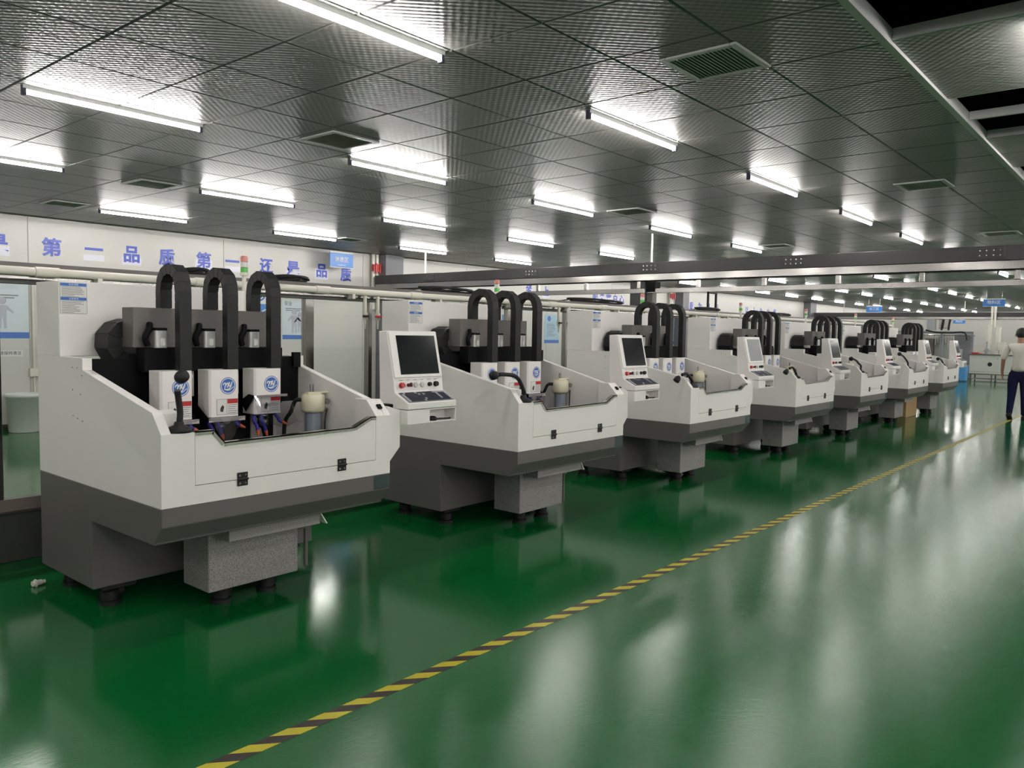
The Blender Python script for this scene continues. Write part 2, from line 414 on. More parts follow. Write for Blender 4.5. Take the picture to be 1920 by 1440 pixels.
# grid bars around the missing tiles and the long trim dividing the two ceiling fields
struct(MB().box(RX0, RX1, TY0 - 0.02, TY0 + 0.02, CZ - 0.012, CZ).box(RX0, RX1, TY0 - 0.026, TY0 - 0.02, CZ - 0.02, CZ + 0.06).build('trim_1', BAR), 'long metal trim bar dividing the ceiling')
for i in (3, 4, 6, 7, 8, 10, 11, 14, 15, 16):
    x = TX0 + i * TX
    MB().box(x - 0.012, x + 0.012, TY0 - 7 * TY, TY0 - 0.03, CZ + 0.002, CZ + 0.01).box(x - 0.003, x + 0.003, TY0 - 7 * TY, TY0 - 0.03, CZ + 0.01, CZ + 0.06).build('grid_bar', BAR, ceil)

# ------------------------------------------------------------------ ceiling tube lamps
LX0, LDX = 2.49, 2.57
LROWS = [(10.80, 'row along the slogan wall'), (8.25, 'second row out from the slogan wall'), (5.68, 'row above the backs of the machines'),
         (3.14, 'row over the striped tape'), (0.60, 'row right of the ceiling trim'), (-1.95, 'row far out to the right'), (-4.50, ''), (-7.05, ''), (-9.60, '')]  # last two rows are unseen lamps added to brighten the machine fronts
lb = MB(); lb.prism([(-0.022, 0.0), (0.022, 0.0), (0.017, -0.026), (-0.017, -0.026)], -0.6, 0.6, 'x'); LBODY = lb.mesh('batten', FIXW)
lt = MB(); lt.cyl((-0.575, 0, -0.040), (0.575, 0, -0.040), 0.014, 8, cap=False); LTUBE = lt.mesh('tube', TUBE)
le = MB(); le.cbox(-0.012, 0.012, -0.018, 0.018, -0.062, 0.0, 0.003); LEND = le.mesh('end_socket', SOCKET)
def lamp(x, y, label, group):
    r = empty('tube_lamp', (x, y, CZ)); tag(r, label, 'lamp', group)
    obj('batten', LBODY, r); obj('tube', LTUBE, r)
    obj('end_socket', LEND, r, (-0.59, 0, 0)); obj('end_socket', LEND, r, (0.59, 0, 0))
for y, rn in LROWS:
    seen = 0
    for k in range(-2, 18):
        x = LX0 + LDX * k
        if x > RX1 - 0.7: continue
        vis = False
        for e in (-.6, 0, .6):
            p = project((x + e, y, CZ))
            if p and 0 < p[0] < 1920 and 0 < p[1] < 720: vis = True
        if vis:
            seen += 1; lamp(x, y, 'lit tube lamp, %s from the camera in the %s' % (ORD[seen - 1], rn), 'ceiling tube lamps')
        else:
            lamp(x, y, 'lit white tube lamp outside the picture', 'tube lamps outside the picture')

# ------------------------------------------------------------------ ceiling vents
VL = [((4.11, 2.05), 'large white slatted ceiling vent nearest the camera, at upper right of the picture'), ((4.0, 5.22), 'ceiling vent left of the second lamp of the row above the machines'), ((8.53, 2.01), 'slatted ceiling vent far right, close to the ceiling trim'),
      ((8.42, 5.24), 'small ceiling vent in the middle, above the third machine'), ((4.03, 10.75), 'flat ceiling vent at far left close to the slogan wall'), ((4.03, 8.45), 'pale ceiling vent at left behind the nearest long lamp'),
      ((12.85, 5.2), 'small ceiling vent just before the gantry beam'), ((12.9, 2.03), 'smallest ceiling vent at far right above the gantry beam'), ((8.45, 10.75), 'ceiling vent close to the blue rest area sign')]
vb = MB(); ho, hi = 0.225, 0.185
for x0, x1, y0, y1 in ((-ho, ho, -ho, -hi), (-ho, ho, hi, ho), (-ho, -hi, -hi, hi), (hi, ho, -hi, hi)): vb.cbox(x0, x1, y0, y1, -0.014, 0.0, 0.004)
VFR = vb.mesh('frame', BAR)
vs_ = MB()
for k in range(16):
    yk = -hi + 2 * hi * (k + .5) / 16
    M_ = Matrix.Translation((0, yk, -0.004)) @ Matrix.Rotation(math.radians(28), 4, 'X')
    vs_.box(-hi, hi, -0.011, 0.011, -0.001, 0.001, M_)
VSL = vs_.mesh('slats', VENT)
VBK = MB().box(-hi, hi, -hi, hi, -0.0015, 0.0).mesh('duct', VENTD)
for (vx, vy), vl in VL:
    r = empty('ceiling_vent', (vx, vy, CZ))
    tag(r, vl, 'vent', 'ceiling vents')
    obj('frame', VFR, r); stuff(obj('slats', VSL, r)); obj('duct', VBK, r)

# ------------------------------------------------------------------ floor tape
tp = MB().box(-1.0, 26.0, 2.416, 2.486, 0.0002, 0.0012).build('marking_tape', TAPE)
tag(tp, 'yellow and black striped tape running along the green floor', 'tape')

# ------------------------------------------------------------------ milling machine
MX0, MY0 = 1.72, 3.545
MPOS = [1.72, 4.28, 6.837, 9.52, 12.06, 14.68, 17.24]
W = 1.375
def joints(pts, step):
    """evenly spaced joints along a polyline"""
    P = [Vector(p) for p in pts]; acc = [0]
    for i in range(len(P) - 1): acc.append(acc[-1] + (P[i + 1] - P[i]).length)
    n = max(2, round(acc[-1] / step)); out = []
    for k in range(n + 1):
        d = acc[-1] * k / n; i = 0
        while i < len(P) - 2 and acc[i + 1] < d: i += 1
        out.append(P[i].lerp(P[i + 1], (d - acc[i]) / (acc[i + 1] - acc[i])))
    return out
def chain(root, pts, width, thick, step, detail, plane, name):
    """cable chain as mitred links on a core; plane 'yz' (bends about x) or 'xz' (bends about y)"""
    J = joints(pts, step); side = Vector((1, 0, 0)) if plane == 'yz' else Vector((0, 1, 0))
    N = []
    for i in range(len(J)):
        d0 = (J[i] - J[i - 1]).normalized() if i else None; d1 = (J[i + 1] - J[i]).normalized() if i < len(J) - 1 else None
        t = ((d0 or d1) + (d1 or d0)).normalized(); nrm = t.cross(side).normalized()
        c = max(.5, t.dot(d0 or d1)); N.append(nrm / c)
    GAP = .028
    def ring(i, f, toward, w_, t_):
        c = J[i].lerp(J[toward], f); n_ = N[i]
        return [c + side * sx * w_ / 2 + n_ * sn * t_ / 2 for sx, sn in ((-1, -1), (1, -1), (1, 1), (-1, 1))]
    FS = [(0, 1, 2, 3), (7, 6, 5, 4), (0, 4, 5, 1), (1, 5, 6, 2), (2, 6, 7, 3), (3, 7, 4, 0)]
    core = MB()
    for i in range(len(J) - 1): core.add(ring(i, 0, i + 1, width * .95, thick * .93) + ring(i + 1, 0, i, width * .95, thick * .93), FS)
    big = core if not detail else MB()
    r = core.build(name, RUBBER, root) if detail else None
    for i in range(len(J) - 1):
        b = big if not detail else MB()
        A, B = ring(i, GAP, i + 1, width, thick), ring(i + 1, GAP, i, width, thick)
        b.add(A + B, FS)
        for sn in (0, 3):      # raised cross bar on both broad faces
            pass
        if detail:
            c = sum((Vector(v) for v in b.v), Vector()) / 8
            b.v = [tuple(Vector(v) - c) for v in b.v]
            b.build('chain_link', RUBBER, r, tuple(c))
    if not detail: r = big.build(name, RUBBER, root)
    return r

def label_plate(parent, x0, x1, y, z0, z1, name='instruction_label'):
    b = MB(); w_, h = x1 - x0, z1 - z0
    b.m(0).box(x0, x1, y - 0.002, y, z0, z1)
    for fz in (0.89, 0.43): b.m(1).box(x0 + 0.003, x1 - 0.003, y - 0.0026, y - 0.002, z0 + h * fz, z0 + h * (fz + 0.1))
    b.m(2)
    random.seed(5)
    for base, n in ((0.86, 8), (0.40, 9)):
        for k in range(n):
            zz = z0 + h * (base - 0.045 * k); L = w_ * random.uniform(0.45, 0.86)
            b.box(x0 + w_ * .06, x0 + w_ * .06 + L, y - 0.0026, y - 0.002, zz - 0.0018, zz + 0.0008)
    for a0, a1, c0, c1 in ((x0, x1, z0, z0 + .0015), (x0, x0 + .0015, z0, z1), (x1 - .0015, x1, z0, z1)): b.box(a0, a1, y - 0.0026, y - 0.002, c0, c1)
    o = b.build(name, [PAPER, BLUE, INK], parent)
    text_obj('安全须知', h * 0.075, PAPER, o, ((x0 + x1) / 2, y - 0.0028, z0 + h * 0.94), name='heading', extrude=0.0003)
    text_obj('注意事项', h * 0.075, PAPER, o, ((x0 + x1) / 2, y - 0.0028, z0 + h * 0.48), name='heading', extrude=0.0003)
    return o

def logo_mesh():
    b = MB(); r = 0.049
    b.m(0).disc((0, 0, 0), r, n=32)
    b.m(1).disc((0, -0.0004, 0), r * 0.92, n=32, r0=r * 0.82)
    b.m(0)
    def stroke(pts, w0):
        b.m(1)
        for (x0, z0), (x1, z1) in zip(pts[:-1], pts[1:]):
            d = Vector((x1 - x0, 0, z1 - z0)); n_ = Vector((-d.z, 0, d.x)).normalized() * w0 / 2; e = d.normalized() * w0 * .25
            A = Vector((x0, -0.0008, z0)) - e; B = Vector((x1, -0.0008, z1)) + e
            b.add([A - n_, B - n_, B + n_, A + n_], [(0, 1, 2, 3)])
    k = 0.001
    def S_(p): return [(x * k, z * k) for x, z in p]
    stroke(S_([(-31, 6), (-26, 14), (-19, 17), (-15, 13), (-17, 2), (-21, -12)]), 0.0065)
    stroke(S_([(-18, -2), (-9, 12), (-2, 17), (1, 13), (-2, 1), (-5, -10)]), 0.0065)
    stroke(S_([(9, 20), (4, 4), (7, -3), (14, 0), (21, 12), (25, 22)]), 0.0065)
    stroke(S_([(25, 22), (16, -6), (6, -19), (-9, -22), (-24, -19)]), 0.006)
    stroke(S_([(-24, -19), (-8, -26), (10, -24), (24, -14), (34, -6)]), 0.004)
    return b.mesh('logo', [BLUE, PAPER])
LOGO = None
def warn_mesh():
    b = MB(); 
    b.m(0).box(-0.066, 0.066, -0.001, 0, -0.045, 0.045)
    b.m(1)
    for x0, x1, z0, z1 in ((-.066, .066, -.045, -.0435), (-.066, .066, .0435, .045), (-.066, -.0645, -.045, .045), (-.005, -.0038, -.045, .045), (.0645, .066, -.045, .045)): b.box(x0, x1, -0.0014, -0.001, z0, z1)
    b.add([(-.045, -.0015, -.025), (-.028, -.0015, -.03), (-.02, -.0015, .0), (-.03, -.0015, .012), (-.043, -.0015, -.005)], [(0, 1, 2, 3, 4)])
    b.m(3)
    for k in range(5): b.box(0.002, 0.06 - 0.006 * (k % 3), -0.0014, -0.001, 0.008 - k * 0.0115, 0.011 - k * 0.0115)
    b.m(2).box(0.0, 0.064, -0.0016, -0.001, 0.018, 0.043)
    return b.mesh('warning_label', [PAPER, BLACKINK, RED, INK])
WARN = None

def lerp(a, b, t): return a + (b - a) * t
def smooth_path(P, n=6):
    P = [Vector(p) for p in P]; out = []
    for i in range(len(P) - 1):
        p0, p1, p2, p3 = P[max(i - 1, 0)], P[i], P[i + 1], P[min(i + 2, len(P) - 1)]
        for k in range(n):
            t = k / n
            out.append(0.5 * ((2 * p1) + (-p0 + p2) * t + (2 * p0 - 5 * p1 + 4 * p2 - p3) * t * t + (-p0 + 3 * p1 - 3 * p2 + p3) * t ** 3))
    out.append(P[-1]); return out

def spindle_head(root, xs, raised):
    """white spindle housing with its logo, label, splash guard, chuck and coolant nozzles as sub-parts"""
    global LOGO, WARN
    LOGO = LOGO or logo_mesh(); WARN = WARN or warn_mesh()
    w_, y0, y1, z0, z1 = 0.180, 0.63, 0.76, 0.985, 1.256
    b = MB(); b.prism([(xs, y1), (xs, y0 + .012), (xs + .012, y0), (xs + w_ - .005, y0), (xs + w_, y0 + .005), (xs + w_, y1)], z0, z1, 'z', 0.002)
    h = b.build('spindle_head', WHITE, root)
    obj('logo', LOGO, h, (xs + 0.113, y0 - 0.0012, 1.163))
    obj('warning_label', WARN, h, (xs + 0.108, y0 - 0.0003, 1.043))
    # chuck
    c = MB(); cx, cy = xs + 0.095, 0.695
    c.lathe([(0, .99), (.036, .99), (.036, .955), (.028, .95), (.028, .945), (.032, .943), (.032, .905), (.018, .895), (.010, .89), (.004, .86), (0, .86)], (cx, cy, 0), 16)
    c.build('chuck', ALU, h)
    # coolant nozzles: segmented blue hose with an orange tip
    for (sx, sy, ex, ey, ez) in ((-.055, -.02, -.062, -.045, .885), (-.03, -.035, -.014, -.055, .880), (.055, -.02, .105, -.05, .925)):
        q = MB(); P = smooth_path([(cx + sx, cy + sy, .99), (cx + sx * 1.5, cy + sy * 1.6, .955), (cx + (sx + ex) * .55, cy + (sy + ey) * .6, lerp(.95, ez, .55)), (cx + ex, cy + ey, ez)], 5)
        rr = [0.0125 if i % 2 == 0 else 0.0085 for i in range(len(P))]
        q.m(0).tube(P, rr, 8)
        d = (P[-1] - P[-3]).normalized()
        q.m(1).cyl(P[-1] - d * .004, P[-1] + d * .03, 0.0125, 8, 0.005)
        q.build('coolant_nozzle', [NOZBLUE, ORANGE], h)
    # splash guard: dark side plates, a metal strip and a curved clear visor
    g = MB()
    if raised:
        yh, zh = 0.70, 1.045; tilt = (0.60, 1.10); drop = (0.50, 0.93)
        tri = [(0.755, 1.06), (0.665, 1.105), (0.60, 1.10), (0.695, 1.0)]
    else:
        tri = [(0.76, 1.045), (0.735, 1.055), (0.615, 0.985), (0.615, 0.965), (0.75, 0.975)]
        tilt = (0.60, 0.985); drop = (0.615, 0.845)
    for xx in (xs - 0.020, xs + w_ + 0.012): g.m(0).prism(tri, xx, xx + 0.004, 'x')
    g.m(1).box(xs - 0.022, xs + w_ + 0.022, tilt[0] - 0.003, tilt[0], tilt[1] - (0.012 if raised else 0.022), tilt[1] + 0.002)
    gg = g.build('splash_guard', [BLACK, PLATE], h)
    v = MB(); n = 10; A = []; B = []
    for k in range(n + 1):
        t = k / n; x = lerp(xs - 0.024, xs + w_ + 0.026, t); bow = 0.03 * math.sin(PI * t) + (0.0 if not raised else 0.01)
        A.append((x, tilt[0] - 0.004 + 0.0 * bow, tilt[1])); flare = 0.03 if raised else 0.0
        B.append((lerp(xs - 0.024 - flare, xs + w_ + 0.026 + flare, t), drop[0] - bow, drop[1] + 0.012 * math.sin(3 * PI * t)))
    v.add(A + B, [(i, i + 1, n + 2 + i, n + 1 + i) for i in range(n)], True)
    v.build('visor', VISOR, h)
    return h

def console(root, film):
    """operator console hung on the right of the machine"""
    x0, x1 = 1.475, 1.888
    b = MB(); b.prism([(-.043, 1.064), (-.043, 1.025), (.213, 1.025), (.228, 1.491), (.154, 1.495), (.087, 1.20), (.076, 1.123)], x0, x1, 'x', 0.004)
    c = b.build('control_console', WHITE, root)
    # screen bezel and screen on the sloping face
    dy, dz = .154 - .087, 1.495 - 1.20; L = math.hypot(dy, dz)
    Mf = Matrix.Translation((0, .087, 1.20)) @ Matrix.Rotation(-math.atan2(dy, dz), 4, 'X')
    q = MB(); q.cbox(x0 + .005, x1 - .005, -.008, -.001, .008, L - .004, 0.003, Mf)
    q.build('bezel', WHITE, c)
    q = MB(); q.box(1.533, 1.858, -.0095, -.007, .028, L - .03, Mf)
    q.build('screen', film, c)
    # strip of buttons
    for k, (x, mt, r_, h) in enumerate(((1.530, RED, .016, .022), (1.588, DARKRED, .010, .02), (1.647, BEIGEKEY, .015, .010), (1.703, BEIGEKEY, .015, .010), (1.765, RUBBER, .012, .016), (1.818, RUBBER, .015, .020))):
        p = Vector((x, .080, 1.163)); d = Vector((0, -1, .14)).normalized()
        m_ = MB(); m_.cyl(p, p + d * .006, r_ * 1.15, 14); m_.cyl(p + d * .006, p + d * h, r_, 14)
        if k == 1: m_.box(x - .004, x + .004, .045, .06, 1.155, 1.18)
        o = m_.build('emergency_stop' if k == 0 else 'selector_switch' if k in (1, 4, 5) else 'button', mt, c)
    t = MB()
    for k in range(6): t.box(1.515 + k * .058, 1.545 + k * .058 - .006 * (k % 2), .0795, .081, 1.193, 1.1955)
    stuff(t.build('button_captions', INK, c))
    # keyboard on the sloping shelf
    a = math.atan2(1.123 - 1.064, .076 + .043)
    Mk = Matrix.Translation((0, -.043, 1.064)) @ Matrix.Rotation(a, 4, 'X')
    kb = MB(); kb.m(0).box(1.492, 1.872, .008, .118, 0, .005, Mk)
    random.seed(3)
    for r_ in range(6):
        for k in range(20):
            xx = 1.497 + k * .0186; yy = .012 + r_ * .0172
            light = k >= 19 or (k == 15 and r_ > 0) or (k < 1 and r_ < 5) or (r_ == 5 and k > 13) or random.random() < .06
            kb.m(1 if not light else 2).box(xx, xx + .0155, yy, yy + .014, .005, .0085, Mk)
    kb.build('keyboard', [KEYBASE, KEYD, KEYG], c)
    # storage box under the shelf with an open compartment
    s = MB(); t_ = .006; y0, y1, z0, z1 = -.04, .062, .938, 1.022
    s.box(x0, 1.658, y0, y1, z0, z1)
    s.box(1.658, x1, y0, y1, z0, z0 + t_).box(1.658, x1, y0, y1, z1 - t_, z1).box(x1 - t_, x1, y0, y1, z0, z1).box(1.658, x1, y1 - t_, y1, z0, z1)
    s.build('storage_box', WHITE, c)
    m_ = MB(); m_.ball((1.715, -.005, .955), .03, 12, (1.0, 1.0, .6)); m_.tube(smooth_path([(1.74, 0, .95), (1.80, .01, .948), (1.85, -.01, .948), (1.875, .0, .948)]), .006, 6)
    m_.build('mouse', RUBBER, c)
    k = MB(); k.cbox(1.36, 1.50, .09, .16, 1.022, 1.052, .004); k.build('console_bracket', BLACK, c)
    return c

def gooseneck(root, pts, head, headdir):
    base = Vector((.112, .05, 1.0))
    b = MB(); b.lathe([(0, 0), (.058, 0), (.058, .014), (.045, .026), (.024, .034), (.02, .05), (0, .05)], base, 16)
    r = b.build('work_lamp', RUBBER, root)
    P = smooth_path([base + Vector((0, 0, .03))] + [Vector(p) for p in pts], 8)
    q = MB(); q.tube(P, [.0150 if i % 2 else .0143 for i in range(len(P))], 10); q.build('gooseneck', RUBBER, r)
    d = Vector(headdir).normalized(); h = Vector(head)
    q = MB()
    q.tube([h - d * .03, h - d * .018, h - d * .004, h + d * .016, h + d * .032, h + d * .036], [.012, .022, .029, .031, .030, .0], 16)
    q.build('lamp_head', RUBBER, r)
    return r

def build_machine(loc, detail, raised3, film, lampspec):
    R = empty('milling_machine', (loc[0], loc[1], 0))
    # dark base with undercut nose
    b = MB(); b.prism([(1.465, .106), (.765, .106), (.775, .471), (.075, .471), (.071, .483), (0, .566), (0, .655), (1.465, .655)], 0, W, 'x', 0.003)
    b.build('base', GREY, R)
    MB().box(1.252, 1.372, -.0015, -.0003, .572, .652).box(1.252, 1.372, -.0025, -.0015, .572, .576).build('protective_film', TAPEFILM, R)
    # feet with casters
    def foot(x, y, top):
        q = MB(); q.cyl((x, y, 0), (x, y, .022), .055, 14); q.cyl((x, y, .022), (x, y, .04), .038, 14, .02); q.cyl((x, y, .04), (x, y, top), .014, 8)
        q.cyl((x + .055, y + .085, .04), (x + .095, y + .085, .04), .04, 14); q.box(x + .045, x + .05, y + .06, y + .11, .03, top); q.box(x + .10, x + .105, y + .06, y + .11, .03, top)
        q.cbox(x - .05, x + .13, y - .03, y + .13, top - .025, top, .003); q.cyl((x, y, .03), (x, y, .075), .048, 6)
        q.build('levelling_foot', RUBBER, R)
    for x, y in ((.10, .80), (1.16, .80), (.10, 1.28), (1.16, 1.28)): foot(x, y, .108)
    for x, y in ((.52, .40), (.80, .40)): foot(x, y, .100)
    # granite
    b = MB(); b.prism([(.39, .295), (.94, .295), (.94, .56), (.39, .56)], .099, .475, 'z', .004); b.build('granite_block', GRANITE, R)
    b = MB(); b.prism([(.425, .392), (.99, .392), (.99, .455), (.425, .455)], .15, .30, 'y', .003); b.build('granite_slab', GRANITE, R)
    b = MB(); b.prism([(.985, .46), (1.035, .385), (1.04, .388), (.992, .462)], .15, .30, 'y'); b.build('edge_guard', WHITE, R)
    b = MB(); b.cyl((1.0, .36, .335), (1.0, .36, .46), .05, 16); b.cyl((1.04, .36, .10), (1.04, .36, .46), .012, 8); b.box(1.05, 1.13, .34, .38, .36, .45); b.build('drain_pipe', COVER, R)
    # side panels with sloping flanged tops
    b = MB(); b.prism([(1.465, .656), (.029, .656), (.029, 1.034), (.082, 1.095), (.852, 1.26), (.852, 1.322), (1.465, 1.322)], 0, .048, 'x')
    p = b.build('left_side_panel', WHITE, R)
    d = MB()
    for y, z in ((.98, 1.27), (.92, 1.27), (.86, 1.23), (.98, 1.15), (.88, 1.13), (.98, 1.01), (.92, 1.0), (.86, .99)): d.cyl((-.0015, y, z), (.001, y, z), .004, 8)
    stuff(d.build('panel_screws', ALU, p))
    b = MB(); b.prism([(1.465, .656), (.029, .656), (.029, 1.034), (.09, 1.09), (.167, 1.085), (.86, 1.262), (.86, 1.322), (1.465, 1.322)], 1.332, W, 'x', .003)
    b.build('right_side_panel', WHITE, R)
    b = MB(); b.prism([(W, .70), (1.472, .80), (1.472, 1.02), (W, 1.05)], .02, .45, 'y', .003); b.build('console_column', WHITE, R)
    # front sheet, hinged door with a notched steel edge
    b = MB()
    b.prism([(0, .656), (.163, .656), (.163, 1.0), (0, 1.0)], 0, .03, 'y'); b.prism([(0, 1.0), (.029, 1.034), (.029, 1.0)], 0, .048, 'x')
    b.prism([(.163, .656), (1.267, .656), (1.267, .744), (.163, .744)], 0, .03, 'y')
    b.prism([(1.267, .656), (W, .656), (W, 1.0), (1.267, 1.0)], 0, .03, 'y'); b.prism([(0, 1.0), (.029, 1.034), (.029, 1.0)], 1.332, W, 'x')
    b.build('front_panel', WHITE, R)
    edge = [(1.2655, .993), (1.227, .994), (1.112, .944), (.313, .934), (.258, .998), (.1645, .998)]
    b = MB(); b.prism([(.1645, .7465), (1.2655, .7465)] + edge, -.001, .028, 'y', .0015)
    door = b.build('door', WHITE, R)
    e3 = [Vector((x, 0, z)) for x, z in edge]
    q = MB()
    for A, B in zip(e3[:-1], e3[1:]):
        d_ = (B - A).normalized(); n_ = Vector((-d_.z, 0, d_.x)); n_ = n_ if n_.z > 0 else -n_
        for yy0, yy1, h0, h1 in ((-.005, .032, 0, .006), (-.005, -.001, -.014, .006)):
            vs = [P + n_ * h + Vector((0, y, 0)) for P in (A, B) for y in (yy0, yy1) for h in (h0, h1)]
            q.add(vs, [(0, 1, 3, 2), (4, 6, 7, 5), (0, 4, 5, 1), (2, 3, 7, 6), (1, 5, 7, 3), (0, 2, 6, 4)])
    q.build('edge_trim', CHROME, door)
    for hx in (.41, 1.022):
        q = MB(); q.m(0).cbox(hx - .029, hx + .029, -.007, -.001, .752, .780, .002).cbox(hx - .029, hx + .029, -.007, -.001, .712, .740, .002).cyl((hx - .029, -.008, .746), (hx + .029, -.008, .746), .006, 8)
        q.m(1)
        for sx in (-.016, .016):
            for zz in (.766, .726): q.cyl((hx + sx, -.0085, zz), (hx + sx, -.006, zz), .0055, 8)
        q.build('hinge', [RUBBER, ALU], R)
    # corner covers inside the front corners; the right one carries a switch
    MB().prism([(.10, 1.0), (.10, 1.088), (.20, 1.095), (.20, .88), (.10, .88)], .048, .15, 'x', .002).box(.048, .163, .03, .10, .97, .9995).build('corner_cover', WHITE, R)
    rc = MB().prism([(0.0, 1.0), (.088, 1.091), (.19, 1.091), (.19, .9), (.03, .9), (.03, 1.0)], 1.267, 1.332, 'x', .002).build('corner_cover', WHITE, R)
    Ms = Matrix.Translation((1.325, .045, 1.046)) @ Matrix.Rotation(math.atan2(.091, .088), 4, 'X')
    MB().cbox(-.016, .016, -.016, .016, 0, .012, .003, Ms).build('rocker_switch', BLACK, rc)
    # inside: black back, deck, tray, steel table
    MB().box(.048, 1.332, .858, .878, .656, 1.318).box(.048, 1.332, .878, 1.148, 1.225, 1.25).box(1.28, 1.332, .83, .858, 1.25, 1.345).build('black_back_panel', BLACK, R)
    MB().box(.05, 1.33, .032, .856, .70, .72).build('coolant_tray', BLACK, R)
    MB().box(.98, 1.331, .845, .857, .72, 1.03).build('steel_splash_panel', PLATE, R)
    b = MB(); b.cbox(.12, 1.20, .12, .62, .72, .845, .004)
    for k in range(5): b.box(.13, 1.19, .17 + k * .095, .182 + k * .095, .845, .8465)
    b.build('work_table', [BLACK], R)
    # tall electrical cabinet with its printed notice
    b = MB(); b.prism([(0, 1.148), (1.12, 1.148), (1.12, 1.47), (0, 1.47)], 1.322, 1.735, 'z', .003); cab = b.build('electrical_cabinet', WHITE, R)
    label_plate(cab, .006, .146, 1.148, 1.558, 1.727)
    # grey motor cover, silver motors, black saddle
    b = MB(); b.prism([(.25, .82), (1.08, .82), (1.08, .95), (.25, .95)], 1.378, 1.598, 'z', .003); b.build('motor_cover', COVER, R)
    for xm in (.345, .632, .92):
        q = MB(); q.m(0).prism([(xm + .004, .752), (xm + .058, .752), (xm + .066, .762), (xm + .066, .82), (xm - .004, .82), (xm - .004, .762)], 1.377, 1.474, 'z', .003)
        q.m(1).cbox(xm - .004, xm + .066, .754, .82, 1.474, 1.488, .003)
        P = smooth_path([(xm - .012, .80, 1.512), (xm - .022, .785, 1.48), (xm - .044, .785, 1.435), (xm - .03, .79, 1.39)])
        q.m(1).tube(P, [.017] * len(P), 8)
        q.m(2).box(xm + .024, xm + .05, .7508, .7515, 1.39, 1.43)
        q.build('motor', [SILVER, BLACK, PAPER], R)
    b = MB(); b.prism([(.283, .762), (1.15, .762), (1.15, .858), (.283, .858)], 1.245, 1.377, 'z', .003); b.build('saddle', BLACK, R)
    # carriage plates with pale knobs behind the spindle heads
    for i, xs in enumerate((.306, .588, .872)):
        q = MB(); q.m(0).cbox(xs + .10, xs + .268, .775, .80, 1.10, 1.246, .003); q.m(1).box(xs + .19, xs + .235, .80, .857, .74, 1.245)
        pl = q.build('carriage_plate', [PLATE, BLACK], R)
        k = MB(); kx, kz = xs + .232, 1.218; k.cyl((kx, .775, kz), (kx, .757, kz), .022, 14, .019); k.build('knob', PALEKNOB, pl)
        spindle_head(R, xs, raised3 and i == 2)
        xc = xs + .146; y0 = .6575; rr = .11; zc = 1.708
        P = [(xc, y0, 1.257), (xc, y0, zc)] + [(xc, y0 + rr - rr * math.cos(PI * t / 8), zc + rr * math.sin(PI * t / 8)) for t in range(1, 9)] + [(xc, y0 + 2 * rr, 1.599)]
        chain(R, P, .068, .055, .052, detail, 'yz', 'cable_chain')
    # big chain for the sideways axis
    P = [(.42, 1.03, 1.50), (.30, 1.03, 1.50)] + [(.30 - .10 * math.sin(PI * t / 8), 1.03, 1.40 + .10 * math.cos(PI * t / 8)) for t in range(1, 9)] + [(.64, 1.03, 1.30)]
    chain(R, P, .17, .072, .058, detail, 'xz', 'axis_chain')
    # coolant filter with hoses on the right wall
    q = MB(); cx, cy = 1.235, .56
    q.m(0).lathe([(0, 1.10), (.05, 1.10), (.07, 1.088), (.074, 1.05), (.074, 1.0), (.066, .985), (.05, .982), (0, .982)], (cx, cy, 0), 20)
    q.m(1).lathe([(.056, .985), (.056, .80), (.045, .785), (0, .78)], (cx, cy, 0), 20)
    q.m(3).cyl((cx, cy, .79), (cx, cy, .98), .048, 16)
    q.m(0).box(cx - .05, 1.332, cy - .02, cy + .02, 1.10, 1.108)
    q.m(2).cyl((cx - .02, cy, 1.10), (cx - .02, cy, 1.155), .004, 6).cyl((cx, cy, 1.10), (cx, cy, 1.155), .004, 6)
    q.m(2).cyl((cx + .06, cy - .03, 1.05), (cx + .06, cy - .07, 1.05), .018, 8).cyl((cx + .06, cy - .03, 1.0), (cx + .06, cy - .06, 1.0), .012, 8)
    q.build('coolant_filter', [CREAM, BOWL, ALU, CARTRIDGE], R)
    q = MB(); q.tube(smooth_path([(cx - .06, cy + .03, 1.06), (cx - .075, cy + .08, 1.05), (cx - .08, cy + .12, .98), (cx - .07, cy + .2, .90), (cx - .07, cy + .21, .74)]), .013, 8)
    q.tube(smooth_path([(cx + .06, cy - .06, 1.0), (cx + .03, cy - .08, .93), (cx + .03, cy - .08, .74)]), .005, 6)
    q.build('hose', RUBBER, R)
    # beacon on the cabinet
    q = MB(); bx, by = 1.20, 1.28
    q.m(3).cyl((bx, by, 1.25), (bx, by, 1.85), .014, 8).cyl((bx, by, 1.845), (bx, by, 1.865), .026, 12)
    for k, zz in enumerate((1.865, 1.90, 1.935)): q.m((0, 1, 2)[k]).cyl((bx, by, zz), (bx, by, zz + .033), .024, 12)
    q.m(2).cyl((bx, by, 1.968), (bx, by, 1.975), .018, 12)
    q.build('signal_beacon', [GREEN, LENS, PINK, PVC], R)
    console(R, film)
    if lampspec: gooseneck(R, *lampspec)
    return R

